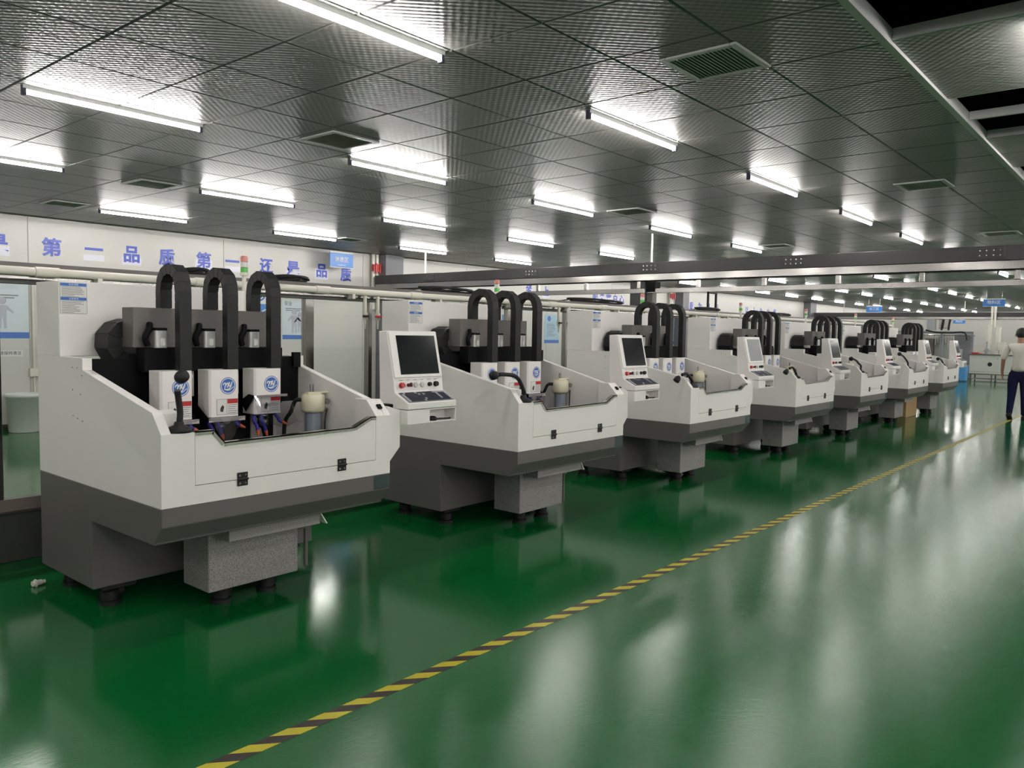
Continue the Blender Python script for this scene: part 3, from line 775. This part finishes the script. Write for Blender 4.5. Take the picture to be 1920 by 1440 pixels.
# gooseneck poses (points in machine coordinates), read per machine
L_UP = ([(.118, .05, 1.09), (.108, .045, 1.16), (.098, .035, 1.20)], (.091, -.01, 1.262), (-.1, -1, .35))
L_LEFT = ([(.12, .05, 1.06), (.088, .05, 1.12), (.047, .05, 1.17), (-.009, .05, 1.195), (-.113, .05, 1.206), (-.16, .05, 1.205)], (-.20, .05, 1.202), (-1, -.1, -.05))
L_ARCH = ([(.12, .05, 1.05), (.082, .05, 1.085), (-.002, .05, 1.134), (-.075, .06, 1.125)], (-.12, .08, 1.09), (-.6, .3, -.8))
L_WIDE = ([(.14, .05, 1.04), (.068, .05, 1.085), (-.06, .05, 1.125), (-.22, .05, 1.145)], (-.27, .05, 1.14), (-1, 0, -.25))
L_HIGH = ([(.117, .05, 1.10), (.0, .05, 1.14), (-.1, .05, 1.18), (-.25, .05, 1.205)], (-.33, .05, 1.21), (-1, -.1, .0))
L_TALL = ([(.10, .05, 1.09), (.051, .05, 1.121), (-.1, .05, 1.18), (-.256, .05, 1.225), (-.38, .05, 1.243)], (-.45, .05, 1.253), (-1, -.1, .1))
M1 = build_machine((MPOS[0], MY0), True, True, SCREEN, L_UP)
M2 = build_machine((MPOS[1], MY0), True, False, SCREEN, L_LEFT)
M3 = build_machine((MPOS[2], MY0), False, False, SCREENFILM, L_ARCH)
rest_m = []
M4 = build_machine((MPOS[3], MY0), False, False, SCREEN, None)
def tree_map(o):
    KIDS[o.name] = list(o.children)
    for c in o.children: tree_map(c)
tree_map(M4)
for k in (4, 5, 6):
    c = copy_tree(M4); c.location.x = MPOS[k]; rest_m.append(c)
gooseneck(M4, *L_ARCH)
gooseneck(rest_m[0], *L_HIGH); gooseneck(rest_m[1], *L_TALL); gooseneck(rest_m[2], *L_WIDE)
ML = ['white and dark grey three-spindle milling machine nearest the camera, upright lamp, raised splash guard',
      'second milling machine in the row, its black gooseneck lamp bent left over the panel',
      'third milling machine in the row, pale filmed screen and arched lamp',
      'fourth milling machine in the row, black screen, under the gantry beam',
      'fifth milling machine in the row, right after the gantry beam',
      'sixth milling machine in the row, its lamp stretched out left',
      'seventh and farthest milling machine in the row, brown carton under it']
for o, t in zip([M1, M2, M3, M4] + rest_m, ML): tag(o, t, 'machine', 'row of milling machines')

# ------------------------------------------------------------------ partition behind the machines
PY = 5.60
part = empty('glass_partition', (1.0, PY, 0)); tag(part, 'low aluminium framed glass partition behind the row of machines', 'partition')
PX0, PX1 = -0.4, 21.0
def pbox(name, x0, x1, y0, y1, z0, z1, m_, c=0.003): return MB().cbox(x0 - 1.0, x1 - 1.0, y0, y1, z0, z1, c).build(name, m_, part)
pbox('sill_board', PX0, PX1, -.05, .05, 0, .305, SILL)
pbox('sill_cap', PX0, PX1, -.06, .06, .305, .317, ALU, .002)
pbox('sill_inner', PX0, PX1, -.03, .04, .317, .395, BROWN)
pbox('header', PX0, PX1, -.03, .03, 1.745, 1.77, SILL)
pbox('top_rail', PX0, PX1, -.06, .04, 1.772, 1.815, ALU)
posts = [(1.69, .03), (3.975, .085), (4.62, .045), (6.55, .085), (7.60, .075), (9.1, .085), (10.1, .075), (11.7, .085), (12.7, .075), (14.3, .085), (15.3, .075), (17.0, .085), (19.0, .085), (20.9, .085)]
for x, w_ in posts: pbox('post', x - w_ / 2, x + w_ / 2, -.03, .03, .395, 1.745, ALU)
px_ = PX0
for x, w_ in posts:
    MB().box(px_ - 1.0, x - w_ / 2 - 1.0, -.004, .004, .395, 1.745).build('glass_pane', GLASS, part); px_ = x + w_ / 2
# cable tray and white pipe above
tr = MB(); tr.box(PX0, PX1, PY - .02, PY + .14, 1.83, 1.833).box(PX0, PX1, PY - .02, PY - .017, 1.83, 1.88).box(PX0, PX1, PY + .137, PY + .14, 1.83, 1.88)
for k in range(14): tr.box(PX0 + .5 + k * 1.5, PX0 + .54 + k * 1.5, PY, PY + .04, 1.8155, 1.83)
tag(tr.build('cable_tray', COVER), 'grey steel cable tray running above the glass partition', 'cable tray')
pp = empty('water_pipe', (0, PY - .10, 1.822)); tag(pp, 'long white water pipe with joints along the partition top', 'pipe')
MB().cyl((PX0, 0, 0), (PX1, 0, 0), .027, 14).build('pipe_run', PVC, pp)
for k in range(12):
    x = .9 + k * 1.05
    MB().cyl((x - .07, 0, 0), (x + .07, 0, 0), .033, 14).build('coupling', PVC, pp)
    MB().box(x + .3, x + .33, -.02, .06, -.06, -.02).build('pipe_clip', PVC, pp)
def valve(x, red, n):
    r = empty('tap', (x, PY - .10, 1.795)); 
    q = MB(); q.cyl((0, 0, -.002), (0, 0, -.20), .016, 10).cyl((0, 0, -.15), (0, 0, -.21), .024, 10).cyl((0, 0, -.21), (0, 0, -.29), .013, 10, .007)
    q.build('tap_body', PVC, r)
    q = MB(); q.cyl((0, 0, -.18), (0, -.035, -.18), .007, 6); q.cbox(-.055 if not red else -.06, .01 if not red else .06, -.045, -.033, -.189, -.171, .003); q.build('handle', RED if red else RUBBER, r)
    tag(r, n, 'tap', 'taps hanging from the white pipe')
valve(4.50, False, 'black handled white tap left of the red handled one'); valve(4.645, True, 'red handled white tap hanging between first and second machine')
valve(7.33, False, 'black handled tap before the light blue poster behind the second machine'); valve(7.50, False, 'black handled tap just left of the third machine cabinet')
# cable bundles lying on the tray
def coil(x0, x1, z, seed, label):
    random.seed(seed); q = MB(); L = x1 - x0
    for k in range(6):
        ph = random.uniform(0, .3); P = []
        for t in range(17):
            a = 2 * PI * t / 16 + ph
            P.append((x0 + L / 2 + L * (.38 + .02 * k) * math.cos(a), PY + .06 + (.05 + .005 * k) * math.sin(a), z + .012 + .008 * k + .008 * math.sin(a * 2 + k) + .014 * max(0, math.cos(a * .5 + k))))
        q.tube(P, .0095, 6, cap=False)
    q.tube(smooth_path([(x0 - .35, PY + .02, z + .012), (x0 - .15, PY + .03, z + .02), (x0 + .1, PY + .05, z + .05), (x0 + .3, PY + .05, z + .05)]), .008, 6)
    tag(q.build('cable_coil', RUBBER), label, 'cable', 'cable coils on the tray')
coil(2.93, 3.13, 1.86, 1, 'black cable coil on the tray behind the first machine chains')
coil(3.68, 4.03, 1.86, 2, 'black cable coil on the tray right of the first machine chains')
coil(5.27, 6.09, 1.86, 3, 'black cable coil on the tray left of the second machine chains')
coil(7.68, 8.97, 1.86, 4, 'two-lobed black cable coil on the tray left of the third machine chains')
coil(10.95, 11.80, 1.86, 5, 'black cable coil on the tray left of the fourth machine chains')
coil(13.88, 14.76, 1.86, 6, 'small black cable coil on the tray behind the fifth machine')
q = MB()
for x0, x1, z0, z1 in ((0, .30, 0, .025), (0, .30, .27, .30), (0, .03, 0, .30), (.27, .30, 0, .30)): q.cbox(11.35 + x0, 11.35 + x1, PY + .04, PY + .07, 1.881 + z0, 1.881 + z1, .003)
tag(q.build('black_frame', RUBBER), 'empty black square frame standing on the cable tray', 'frame')

# ------------------------------------------------------------------ back wall: slogan, posters, columns, pipes, sign
WY = RY1
def slogan(name, chars, label):
    r = empty(name, (chars[0][1], WY, 2.58)); tag(r, label, 'lettering')
    for ch, x, z, film in chars:
        if film:
            MB().box(x - .15 - chars[0][1], x + .15 - chars[0][1], -.0015, -.0003, z - 2.58 - .15, z - 2.58 + film).build('backing_film', FILM, r)
        text_obj(ch, .27, LETTER, r, (x - chars[0][1], -.003, z - 2.58), name='character', bold=.008)
slogan('wall_slogan', [('是', 3.83, 2.58, -.02), ('第', 4.52, 2.58, 0), ('一', 5.10, 2.60, -.06), ('品', 5.66, 2.58, -.03), ('质', 6.22, 2.58, 0), ('第', 6.85, 2.58, .03), ('一', 7.37, 2.60, -.06), ('还', 8.03, 2.58, 0),
        ('是', 8.59, 2.58, -.03), ('品', 9.22, 2.58, .05), ('质', 9.79, 2.54, 0)], 'large blue slogan characters on the back wall left of the column')
slogan('wall_slogan', [('至', 15.45, 2.56, .02), ('上', 16.15, 2.54, -.02)], 'two blue characters on the back wall below the beam')
slogan('wall_slogan', [('服', 18.38, 2.48, 0), ('务', 18.72, 2.48, .05), ('客', 19.06, 2.48, .05), ('户', 19.40, 2.48, .05), ('心', 19.74, 2.48, .08)], 'five blue characters on the back wall left of the third machine chains')
slogan('wall_slogan', [(c, 23.4 + .62 * k, 2.46, .08 if k % 2 else -.02) for k, c in enumerate('品质为目标')], 'pale characters on the back wall right of the white pipes')
slogan('wall_slogan', [(c, 28.4 + .66 * k, 2.46, .08 if k % 3 else -.02) for k, c in enumerate('以人为本创')], 'farthest blue characters on the back wall above the fourth machine')

def figure(b, x, z, s):
    b.ball((x, -.005, z + .20 * s), .06 * s, 10, (1, .05, 1))
    b.prism([(x - .07 * s, z + .13 * s), (x + .07 * s, z + .13 * s), (x + .055 * s, z - .05 * s), (x - .055 * s, z - .05 * s)], -.0062, -.005, 'y')
    for sg in (-1, 1):
        b.prism([(x + sg * .005 * s, z - .05 * s), (x + sg * .055 * s, z - .05 * s), (x + sg * .06 * s, z - .23 * s), (x + sg * .02 * s, z - .23 * s)], -.0062, -.005, 'y')
        b.prism([(x + sg * .07 * s, z + .12 * s), (x + sg * .16 * s, z + .03 * s), (x + sg * .15 * s, z + .0 * s), (x + sg * .06 * s, z + .07 * s)], -.0062, -.005, 'y')
FIG = mat('poster_figure_grey', (0.42, 0.42, 0.50), 0.5, var=0.15, vs=10)
PBG = mat('poster_pale_blue', (0.56, 0.62, 0.67), 0.4, var=0.12, vs=1.5)
def poster(x0, x1, z0, z1, label, kind):
    r = empty('poster', ((x0 + x1) / 2, WY, z0)); tag(r, label, 'poster', 'posters on the back wall')
    w_, h = (x1 - x0) / 2, z1 - z0
    MB().box(-w_, w_, -.004, 0, 0, h).build('sheet', PBG if kind < 3 else LBLUE, r)
    MB().box(-w_, w_, -.0055, -.004, .02 * h, .13 * h).build('blue_band', BLUE, r)
    t = MB()
    random.seed(kind)
    if kind < 3:
        for k in range(2): t.box(-w_ * .75, w_ * .6 - .05 * k, -.0052, -.004, h * (.78 - .045 * k), h * (.78 - .045 * k) + .014)
        f = MB(); figure(f, -.02, h * .46, .9)
        if kind == 2: figure(f, .10, h * .44, .75); f.prism([(-.02, h * .36), (.20, h * .50), (.21, h * .475), (-.01, h * .335)], -.0068, -.006, 'y')
        f.build('printed_figures', FIG, r)
        if kind == 2: text_obj('安全', .085, BLACKINK, r, (-w_ * .55, -.005, h * .91), name='heading', extrude=.0005)
    else:
        for k in range(9): t.box(-w_ * .7, w_ * random.uniform(.2, .75), -.0052, -.004, h * (.62 - .05 * k) + .03, h * (.62 - .05 * k) + .042)
        MB().disc((-.12, -.0055, h * .86), .07, n=20).build('emblem', BLUE, r)
    stuff(t.build('printed_lines', INK, r))
poster(3.58, 4.20, 1.27, 2.05, 'pale poster with a grey figure, at the left edge of the picture', 1)
poster(8.36, 8.90, 1.28, 2.01, 'pale poster with grey figures and blue foot band, right of the first machine chains', 2)
poster(16.12, 16.74, 1.22, 1.97, 'light blue text poster with blue band behind the second machine', 3)
poster(22.6, 23.2, 1.2, 1.95, 'light blue poster seen through the third machine chains', 4)
def board(x0, label):
    r = empty('notice_board', (x0 + .3, WY, 1.5)); tag(r, label, 'board', 'blue and white boards on the back wall')
    MB().cbox(-.3, .3, -.012, 0, 0, .72, .003).build('board_sheet', PAPER, r)
    MB().box(-.3, .3, -.0135, -.012, .02, .42).build('blue_field', SIGNBLUE, r)
    MB().disc((0, -.0135, .57), .10, n=24, r0=.07).disc((0, -.0135, .57), .05, n=20).build('emblem', BLUE, r)
    text_obj('NC', .22, PAPER, r, (0, -.0145, .24), name='lettering')
board(7.60, 'blue and white board half hidden behind the first machine chains'); board(14.45, 'blue and white board behind the second machine chains'); board(21.3, 'blue and white board behind the third machine chains')
r = MB().box(3.80, 4.12, WY - .003, WY, 1.03, 1.12).build('strip_label', PAPER); tag(r, 'narrow white strip label on the wall under the left poster', 'label')
text_obj('请保持清洁', .055, BLACKINK, r, (3.96, WY - .004, 1.075), extrude=.0005)
q = empty('wall_switch', (4.25, WY, .80)); tag(q, 'white wall switch box on a vertical conduit beside the left poster', 'switch')
MB().cyl((0, -.025, .0), (0, -.025, 1.25), .018, 8).build('conduit', PVC, q); MB().cbox(-.06, .06, -.05, 0, -.06, .06, .006).build('switch_box', PVC, q); MB().cyl((0, -.02, -.06), (0, -.02, -.75), .012, 8).build('lower_conduit', PVC, q)
# columns
for x0, x1, n_ in ((10.55, 11.02, 2), (22.9, 23.3, 3), (34.2, 34.9, 4)):
    c = MB().cbox(x0, x1, WY - .30, WY, 0, CZ, .006).build('trim_%d' % n_, COLG); struct(c, 'grey steel column against the back wall')
def redpipes(x, label):
    r = empty('riser_pipes', (x, WY - .09, 0)); tag(r, label, 'pipes')
    for dx in (0, .10):
        MB().cyl((dx, 0, 1.9), (dx, 0, CZ), .038, 12).build('riser', PVC, r)
        q = MB(); q.cyl((dx, -.03, 2.66), (dx, -.03, 2.80), .05, 10); q.cbox(dx - .02, dx + .02, -.11, -.08, 2.62, 2.82, .004).cyl((dx, -.03, 2.72), (dx, -.09, 2.72), .012, 6); q.build('valve_handle', RED, r)
redpipes(10.40, 'pair of white riser pipes with red valves beside the near column'); redpipes(22.45, 'pair of white riser pipes with red valves beside the far column')
q = MB(); 
# white bin
b = MB(); b.lathe([(0, .0), (.19, .0), (.20, .01), (.225, .48), (.245, .485), (.245, .52), (.235, .53), (.222, .525), (.20, .03), (0, .03)], (0, 0, 0), 28)
bn = b.build('plastic_bin', BIN, None, (4.02, 12.22, 0)); tag(bn, 'round white plastic bin on the floor by the back wall at left', 'bin')
# rest-area sign
def sign(loc, w_, h, txt, facing, label, tsize, sub=None):
    r = empty('hanging_sign', loc, 0 if facing == '-y' else -PI / 2); tag(r, label, 'sign', 'blue hanging signs')
    MB().cbox(-w_ / 2, w_ / 2, 0, .012, -h / 2, h / 2, .003).build('sign_board', SIGNBLUE, r)
    MB().cbox(-w_ / 2, w_ / 2, -.004, .016, h / 2, h / 2 + .03, .002).cbox(-w_ / 2, w_ / 2, -.002, .014, -h / 2 - .012, -h / 2, .002).build('edge_strip', LENS, r)
    q = MB()
    for sx in (-.35, .35): q.cyl((w_ * sx, .006, h / 2 + .03), (w_ * sx, .006, CZ - loc[2]), .003, 5)
    q.build('cord', ALU, r)
    text_obj(txt, tsize, PAPER, r, (0, -.003, .01), name='lettering', bold=.001)
    if sub: MB().box(-w_ * .16, w_ * .16, -.0015, 0, -h * .36, -h * .32).build('small_line', PAPER, r)
sign((9.42, 12.2, 2.79), .54, .26, '休息区', '-y', 'blue rest area sign hanging near the back wall at left', .105, True)
sign((27.6, 4.42, 2.64), .58, .20, '物料区', '-x', 'blue sign hanging above the walking person', .12)
sign((31.6, 8.95, 2.60), .56, .20, '加工区', '-x', 'blue sign hanging above the far end of the machine row', .12)
sign((42.0, 8.10, 2.36), .50, .16, '质检区', '-x', 'small far blue sign below the far gantry beam', .10)

# ------------------------------------------------------------------ gantry beams
def gantry(X, y0, y1, label, near):
    r = empty('gantry_beam', (X, 0, 2.4)); tag(r, label, 'gantry', 'gantry beams across the hall')
    MB().cbox(0, .20, y0, y1, 0, .168, .005).build('beam', BEAM, r)
    MB().cbox(.004, .15, y0, y1, -.098, -.001, .004).build('upper_rail', RAIL, r)
    MB().box(.0, .16, y0, y1, -.106, -.098).build('rail_strip', BLACK, r)
    if near:
        MB().cbox(.01, .07, -7.5, 8.5, -.285, -.215, .004).build('lower_rail', RAIL, r)
        for k in range(14):
            y = -4.4 + .968 * k + .06 - .02
            MB().cbox(.012, .055, y - .028, y + .028, -.215, -.106, .003).build('hanger', RAIL, r)
        for y in (10.8, 8.35, 6.1, 3.95, 1.72):
            q = MB(); q.m(0).cbox(-.008, 0, y - .14, y + .14, .03, .145, .002)
            q.m(1)
            for a in (-.10, -.035, .035, .10):
                for zz in (.06, .115): q.cyl((-.008, y + a, zz), (-.014, y + a, zz), .008, 6)
            q.build('bolt_plate', [BEAM, ALU], r)
        MB().cyl((.1, 6.13, .168), (.1, 6.13, .6), .016, 8).build('hanger_rod', PVC, r)
    else:
        MB().cyl((.1, 6.5, .168), (.1, 6.5, .6), .016, 8).build('hanger_rod', PVC, r)
    MB().cyl((.1, -2.5, .168), (.1, -2.5, .6), .016, 8).build('hanger_rod', PVC, r)
    MB().cyl((.1, 11.0, .168), (.1, 11.0, .6), .016, 8).build('hanger_rod', PVC, r)
    return r
gantry(10.34, -8.0, 12.33, 'long dark grey gantry beam with bright rails crossing over the third machine gap', True)
gantry(34.5, -8.0, 12.2, 'far dark grey gantry beam at the end of the hall', False)
g = empty('gantry_arm', (10.36, 6.2, 2.29)); tag(g, 'grey vertical gantry arm hanging behind the third machine chains', 'arm')
MB().cbox(.0, .16, -.02, .24, -1.0, 0.0, .005).build('arm_column', BEAM, g)
MB().cbox(-.02, .14, -.20, -.03, -.16, -.01, .004).build('drive_box', BLACK, g)
MB().tube(smooth_path([(-.015, -.03, -.05), (-.02, -.05, -.2), (-.02, -.06, -.32)]), .013, 8).build('arm_cable', RUBBER, g)
MB().cbox(.02, .14, -.14, -.03, -1.0, -.16, .004).build('guide_rail', COVER, g)
g = empty('gantry_arm', (34.5, 7.35, 2.3)); tag(g, 'far gantry arm with black cables over the rack at the end of the hall', 'arm')
MB().cbox(-.02, .2, .12, .42, -.42, 0, .01).build('motor_box', RACKG, g)
MB().cbox(.0, .2, -.35, .0, -.36, 0, .01).build('arm_plate', ALU, g)
for dy in (-.16, -.40): MB().tube(smooth_path([(-.03, dy, 0), (-.04, dy + .03, -.2), (-.03, dy + .05, -.42)]), .04, 8).build('arm_cable', RUBBER, g)
MB().tube(smooth_path([(-.03, .45, -.42), (-.03, .1, -.50), (-.03, -.4, -.52), (-.03, -.9, -.5), (-.03, -1.0, -.8)]), .03, 8).build('hanging_cable', RUBBER, g)

# ------------------------------------------------------------------ far end of the hall
rk = empty('tube_rack', (36.0, 6.4, 0)); tag(rk, 'grey rack with a row of hanging pale tubes at the end of the hall', 'rack')
MB().cbox(0, .1, 0, 3.4, 1.76, 1.86, .01).build('top_bar', RACKG, rk)
MB().cbox(.2, .3, 0, 3.4, 1.66, 1.72, .01).build('hose_bar', ALU, rk)
for y in (0, 1.1, 2.2, 3.3): MB().cbox(.0, .1, y, y + .09, 0, 1.76, .008).build('upright', RACKG, rk)
for k in range(28):
    y = .75 + k * .092
    MB().cyl((.14, y, 1.38 - .07 * (k % 3)), (.14, y, 1.68), .028, 8).build('hanging_tube', PVC, rk)
MB().cbox(.35, .45, .05, .75, .0, 1.74, .01).build('grey_panel', RACKG, rk)
MB().cbox(.35, .45, .8, 1.9, .0, 1.6, .01).cbox(.35, .45, 2.0, 3.3, .0, 1.6, .01).build('pale_panel', TABLEW, rk)
MB().cbox(.05, .3, 1.45, 1.75, .3, 1.55, .01).build('dark_cabinet', COVER, rk)
cb = MB().cbox(34.9, 35.4, 6.65, 7.0, .3, 1.15, .01).cbox(34.9, 35.4, 6.66, 6.99, .0, .3, .01).build('grey_box', RACKG); tag(cb, 'plain grey cabinet standing in front of the tube rack', 'cabinet')
tb_ = empty('work_bench', (33.9, 4.7, 0)); tag(tb_, 'pale work bench with a round dark port, left of the walking person', 'bench')
MB().cbox(0, .9, 0, 1.42, .27, .96, .008).build('body', TABLEW, tb_)
MB().cbox(-.03, .93, -.03, 1.45, .96, 1.0, .006).build('top', COVER, tb_)
MB().cyl((-.006, .75, .63), (.0, .75, .63), .075, 18).build('round_port', RUBBER, tb_)
MB().box(-.004, 0, .02, 1.4, .345, .352).box(-.004, 0, .5, .52, .82, .86).build('panel_line', INK, tb_)
MB().cbox(0, .9, 0, 1.42, .235, .27, .004).build('lower_rail', COVER, tb_)
for y in (.03, .68, 1.36):
    for x in (.02, .84): MB().cbox(x, x + .04, y - .02, y + .02, 0, .235, .003).build('leg', COVER, tb_)
MB().cbox(.1, .8, .05, 1.35, .05, .08, .004).build('low_shelf', RACKG, tb_)
cl = empty('pipe_column', (34.4, 5.42, 1.0)); tag(cl, 'pair of white filter columns standing on the bench', 'column')
for y, h, rr in ((.18, 1.10, .10), (-.10, 1.02, .10)):
    MB().cyl((0, y, 0), (0, y, h), rr, 14).cyl((0, y, h - .02), (0, y, h), rr * 1.15, 14).build('filter_tube', PVC, cl)
MB().cyl((.0, .12, 1.0), (.0, .12, 1.85), .04, 10).cyl((0, .02, 1.0), (0, .02, 1.85), .04, 10).build('feed_pipe', PVC, cl)
MB().cbox(-.06, .0, -.16, -.03, .82, .9, .004).build('gauge', RACKG, cl)
q = empty('bench_filter', (34.1, 5.12, 1.0)); tag(q, 'small white filter housing on short legs on the bench', 'filter')
MB().cbox(-.1, .1, -.10, .12, .16, .46, .01).build('housing', PVC, q)
for y in (-.07, .09): MB().cyl((0, y, 0), (0, y, .16), .02, 8).build('leg', RACKG, q)
q = MB().cyl((34.0, 5.6, 1.0), (34.0, 5.6, 1.2), .06, 12).cyl((34.0, 5.6, 1.2), (34.0, 5.6, 1.42), .02, 8).cbox(33.95, 34.05, 5.5, 5.7, 1.1, 1.14, .005).ball((34.0, 5.6, 1.44), .035, 10)
tag(q.build('bench_tap', RACKG), 'grey tap fitting standing on the bench', 'tap')
q = MB().cbox(33.92, 34.18, 5.74, 6.08, 1.0, 1.02, .004).cbox(33.92, 34.18, 5.86, 6.08, 1.02, 1.06, .01); tag(q.build('red_tray', RED), 'red tray on the left end of the bench', 'tray')
q = MB().cbox(34.3, 34.6, 5.65, 6.0, 1.0, 1.18, .01); tag(q.build('green_box', TABLEW), 'pale green box on the bench behind the red tray', 'box')
q = empty('blue_bin', (32.9, 6.16, 0)); tag(q, 'blue plastic bin on the floor beyond the last machine', 'bin')
b = MB(); b.prism([(-.15, .02), (.15, .02), (.17, .55), (-.17, .55)], -.2, .2, 'x', .02); b.build('tub', BLUEBIN, q)
MB().cbox(-.22, .22, -.18, .18, .55, .59, .012).build('lid', BLUEBIN, q)
for sx in (-.15, .15):
    for sy in (-.1, .1): MB().cyl((sx - .01, sy, .02), (sx + .01, sy, .02), .02, 8).build('wheel', RUBBER, q)
ct = MB().cbox(16.40, 17.17, 3.98, 4.38, 0, .42, .006).box(16.40, 17.17, 4.17, 4.20, .42, .4206); tag(ct.build('carton', CARTON), 'brown cardboard carton on the floor behind the sixth machine', 'carton')

# ------------------------------------------------------------------ walking person
def skin_mesh(name, pts, edges, m_, parent, loc, root=0, sub=2):
    me = bpy.data.meshes.new(name); me.from_pydata([p[:3] for p in pts], edges, [])
    o = bpy.data.objects.new(name + '_tmp', me); COL.objects.link(o)
    md = o.modifiers.new('skin', 'SKIN'); md.use_smooth_shade = True
    for i, p in enumerate(pts):
        sv = me.skin_vertices[0].data[i]; sv.radius = (p[3], p[4] if len(p) > 4 else p[3]); sv.use_root = (i == root)
    sb = o.modifiers.new('sub', 'SUBSURF'); sb.levels = sub; sb.render_levels = sub
    dg = bpy.context.evaluated_depsgraph_get()
    nm = bpy.data.meshes.new_from_object(o.evaluated_get(dg)); nm.name = name
    bpy.data.objects.remove(o); nm.materials.clear(); nm.materials.append(m_)
    for p in nm.polygons: p.use_smooth = True
    return obj(name, nm, parent)
P = empty('person', (17.75, 2.36, 0)); tag(P, 'person walking away in a white shirt and dark jeans at right', 'person')
# local frame: +x forward (away), +y left
body = [(0, 0, 1.00, .10, .08), (0, 0, 1.18, .10, .08), (.01, 0, 1.36, .11, .08), (.0, 0, 1.46, .065, .055), (.01, 0, 1.53, .055), (.025, 0, 1.60, .078, .085), (.03, 0, 1.665, .075, .088)]
ed = [(i, i + 1) for i in range(6)]
def arm(sg, elbow, wrist, hand):
    n = len(body); body.extend([(0, sg * .185, 1.40, .04), (*elbow, .042), (*wrist, .030), (*hand, .030, .018)]); ed.extend([(2, n), (n, n + 1), (n + 1, n + 2), (n + 2, n + 3)])
    hx, hy, hz = hand; w_ = wrist
    for k, (dx, L) in enumerate(((-.028, .062), (-.009, .072), (.010, .070), (.028, .056))):      # four fingers, slightly curled
        m0 = len(body); body.extend([(hx + dx, hy, hz - .035, .0095), (hx + dx + .006, hy - sg * .008, hz - .035 - L * .55, .0085), (hx + dx + .014, hy - sg * .022, hz - .035 - L, .007)])
        ed.extend([(n + 3, m0), (m0, m0 + 1), (m0 + 1, m0 + 2)])
    m0 = len(body); body.extend([(hx + .034, hy - sg * .012, hz + .005, .011), (hx + .05, hy - sg * .022, hz - .035, .009)]); ed.extend([(n + 3, m0), (m0, m0 + 1)])
arm(1, (-.04, .265, 1.16), (.03, .285, .93), (.05, .285, .855))
arm(-1, (-.05, -.265, 1.16), (.04, -.28, .93), (.06, -.275, .855))
def leg_pts(L): 
    n = len(body); body.extend(L); ed.append((0, n)); ed.extend([(n + i, n + i + 1) for i in range(len(L) - 1)])
LL = [(0, .095, .90, .07), (-.02, .10, .50, .05), (-.12, .11, .10, .036)]
RL = [(0, -.095, .90, .07), (.07, -.10, .50, .05), (.10, -.10, .10, .036)]
leg_pts(LL); leg_pts(RL)
skin_mesh('body', body, ed, SKIN, P, None)
sh = [(0, 0, .90, .20, .14), (0, 0, 1.02, .195, .135), (0, 0, 1.16, .185, .13), (0, 0, 1.30, .19, .125), (.0, 0, 1.40, .175, .112), (-.0, 0, 1.46, .08, .075), (0, .20, 1.41, .08), (-.03, .25, 1.24, .068), (-.04, .268, 1.13, .058), (0, -.20, 1.41, .08), (-.03, -.25, 1.24, .068), (-.04, -.268, 1.13, .058)]
skin_mesh('shirt', sh, [(0, 1), (1, 2), (2, 3), (3, 4), (4, 5), (4, 6), (6, 7), (7, 8), (4, 9), (9, 10), (10, 11)], SHIRT, P, None)
tr_ = [(0, 0, 1.02, .14, .11), (0, 0, .92, .155, .13), (0, .095, .80, .108), (-.015, .10, .50, .078), (-.08, .108, .25, .062), (-.125, .112, .09, .055), (.02, -.095, .80, .108), (.07, -.10, .50, .078), (.09, -.10, .25, .062), (.10, -.10, .07, .055)]
skin_mesh('jeans', tr_, [(0, 1), (1, 2), (2, 3), (3, 4), (4, 5), (1, 6), (6, 7), (7, 8), (8, 9)], JEANS, P, None)
h = MB(); h.ball((.022, 0, 1.655), .108, 18, (1.0, .90, 1.0)); h.build('hair', HAIR, P)
for (x, y, rot) in ((-.115, .112, 25), (.13, -.10, 0)):
    s = MB(); M_ = Matrix.Translation((x, y, .0 if rot == 0 else .05)) @ Matrix.Rotation(math.radians(rot), 4, 'Y')
    s.cbox(-.09, .17, -.045, .045, 0, .028, .008, M_); s.cbox(-.08, .06, -.04, .04, .028, .075, .015, M_); s.cbox(.05, .16, -.042, .042, .028, .055, .012, M_)
    s.build('shoe', RUBBER, P)
face = MB()
for sg in (-1, 1): face.ball((.105, sg * .032, 1.63), .010, 8); 
face.build('eyes', BLACKINK, P)
e = MB()
for sg in (-1, 1): e.ball((.02, sg * .098, 1.61), .026, 8, (.7, .35, 1.1))
e.build('ears', SKIN, P)
n_ = MB(); n_.add([(.10, -.015, 1.585), (.10, .015, 1.585), (.105, 0, 1.63), (.128, 0, 1.588)], [(0, 3, 2), (3, 1, 2), (0, 1, 3), (0, 2, 1)]); n_.box(.098, .104, -.022, .022, 1.553, 1.561); n_.build('nose_and_mouth', SKIN, P)

q = MB(); q.cyl((0, 0, .018), (.05, .01, .018), .016, 10).cyl((.012, 0, .018), (.02, 0, .018), .024, 10).cyl((.05, .01, .018), (.07, .012, .018), .011, 8)
tag(q.build('pipe_fitting', PVC, None, (1.64, 4.93, 0)), 'small white pipe fitting on the floor behind the nearest machine', 'fitting')
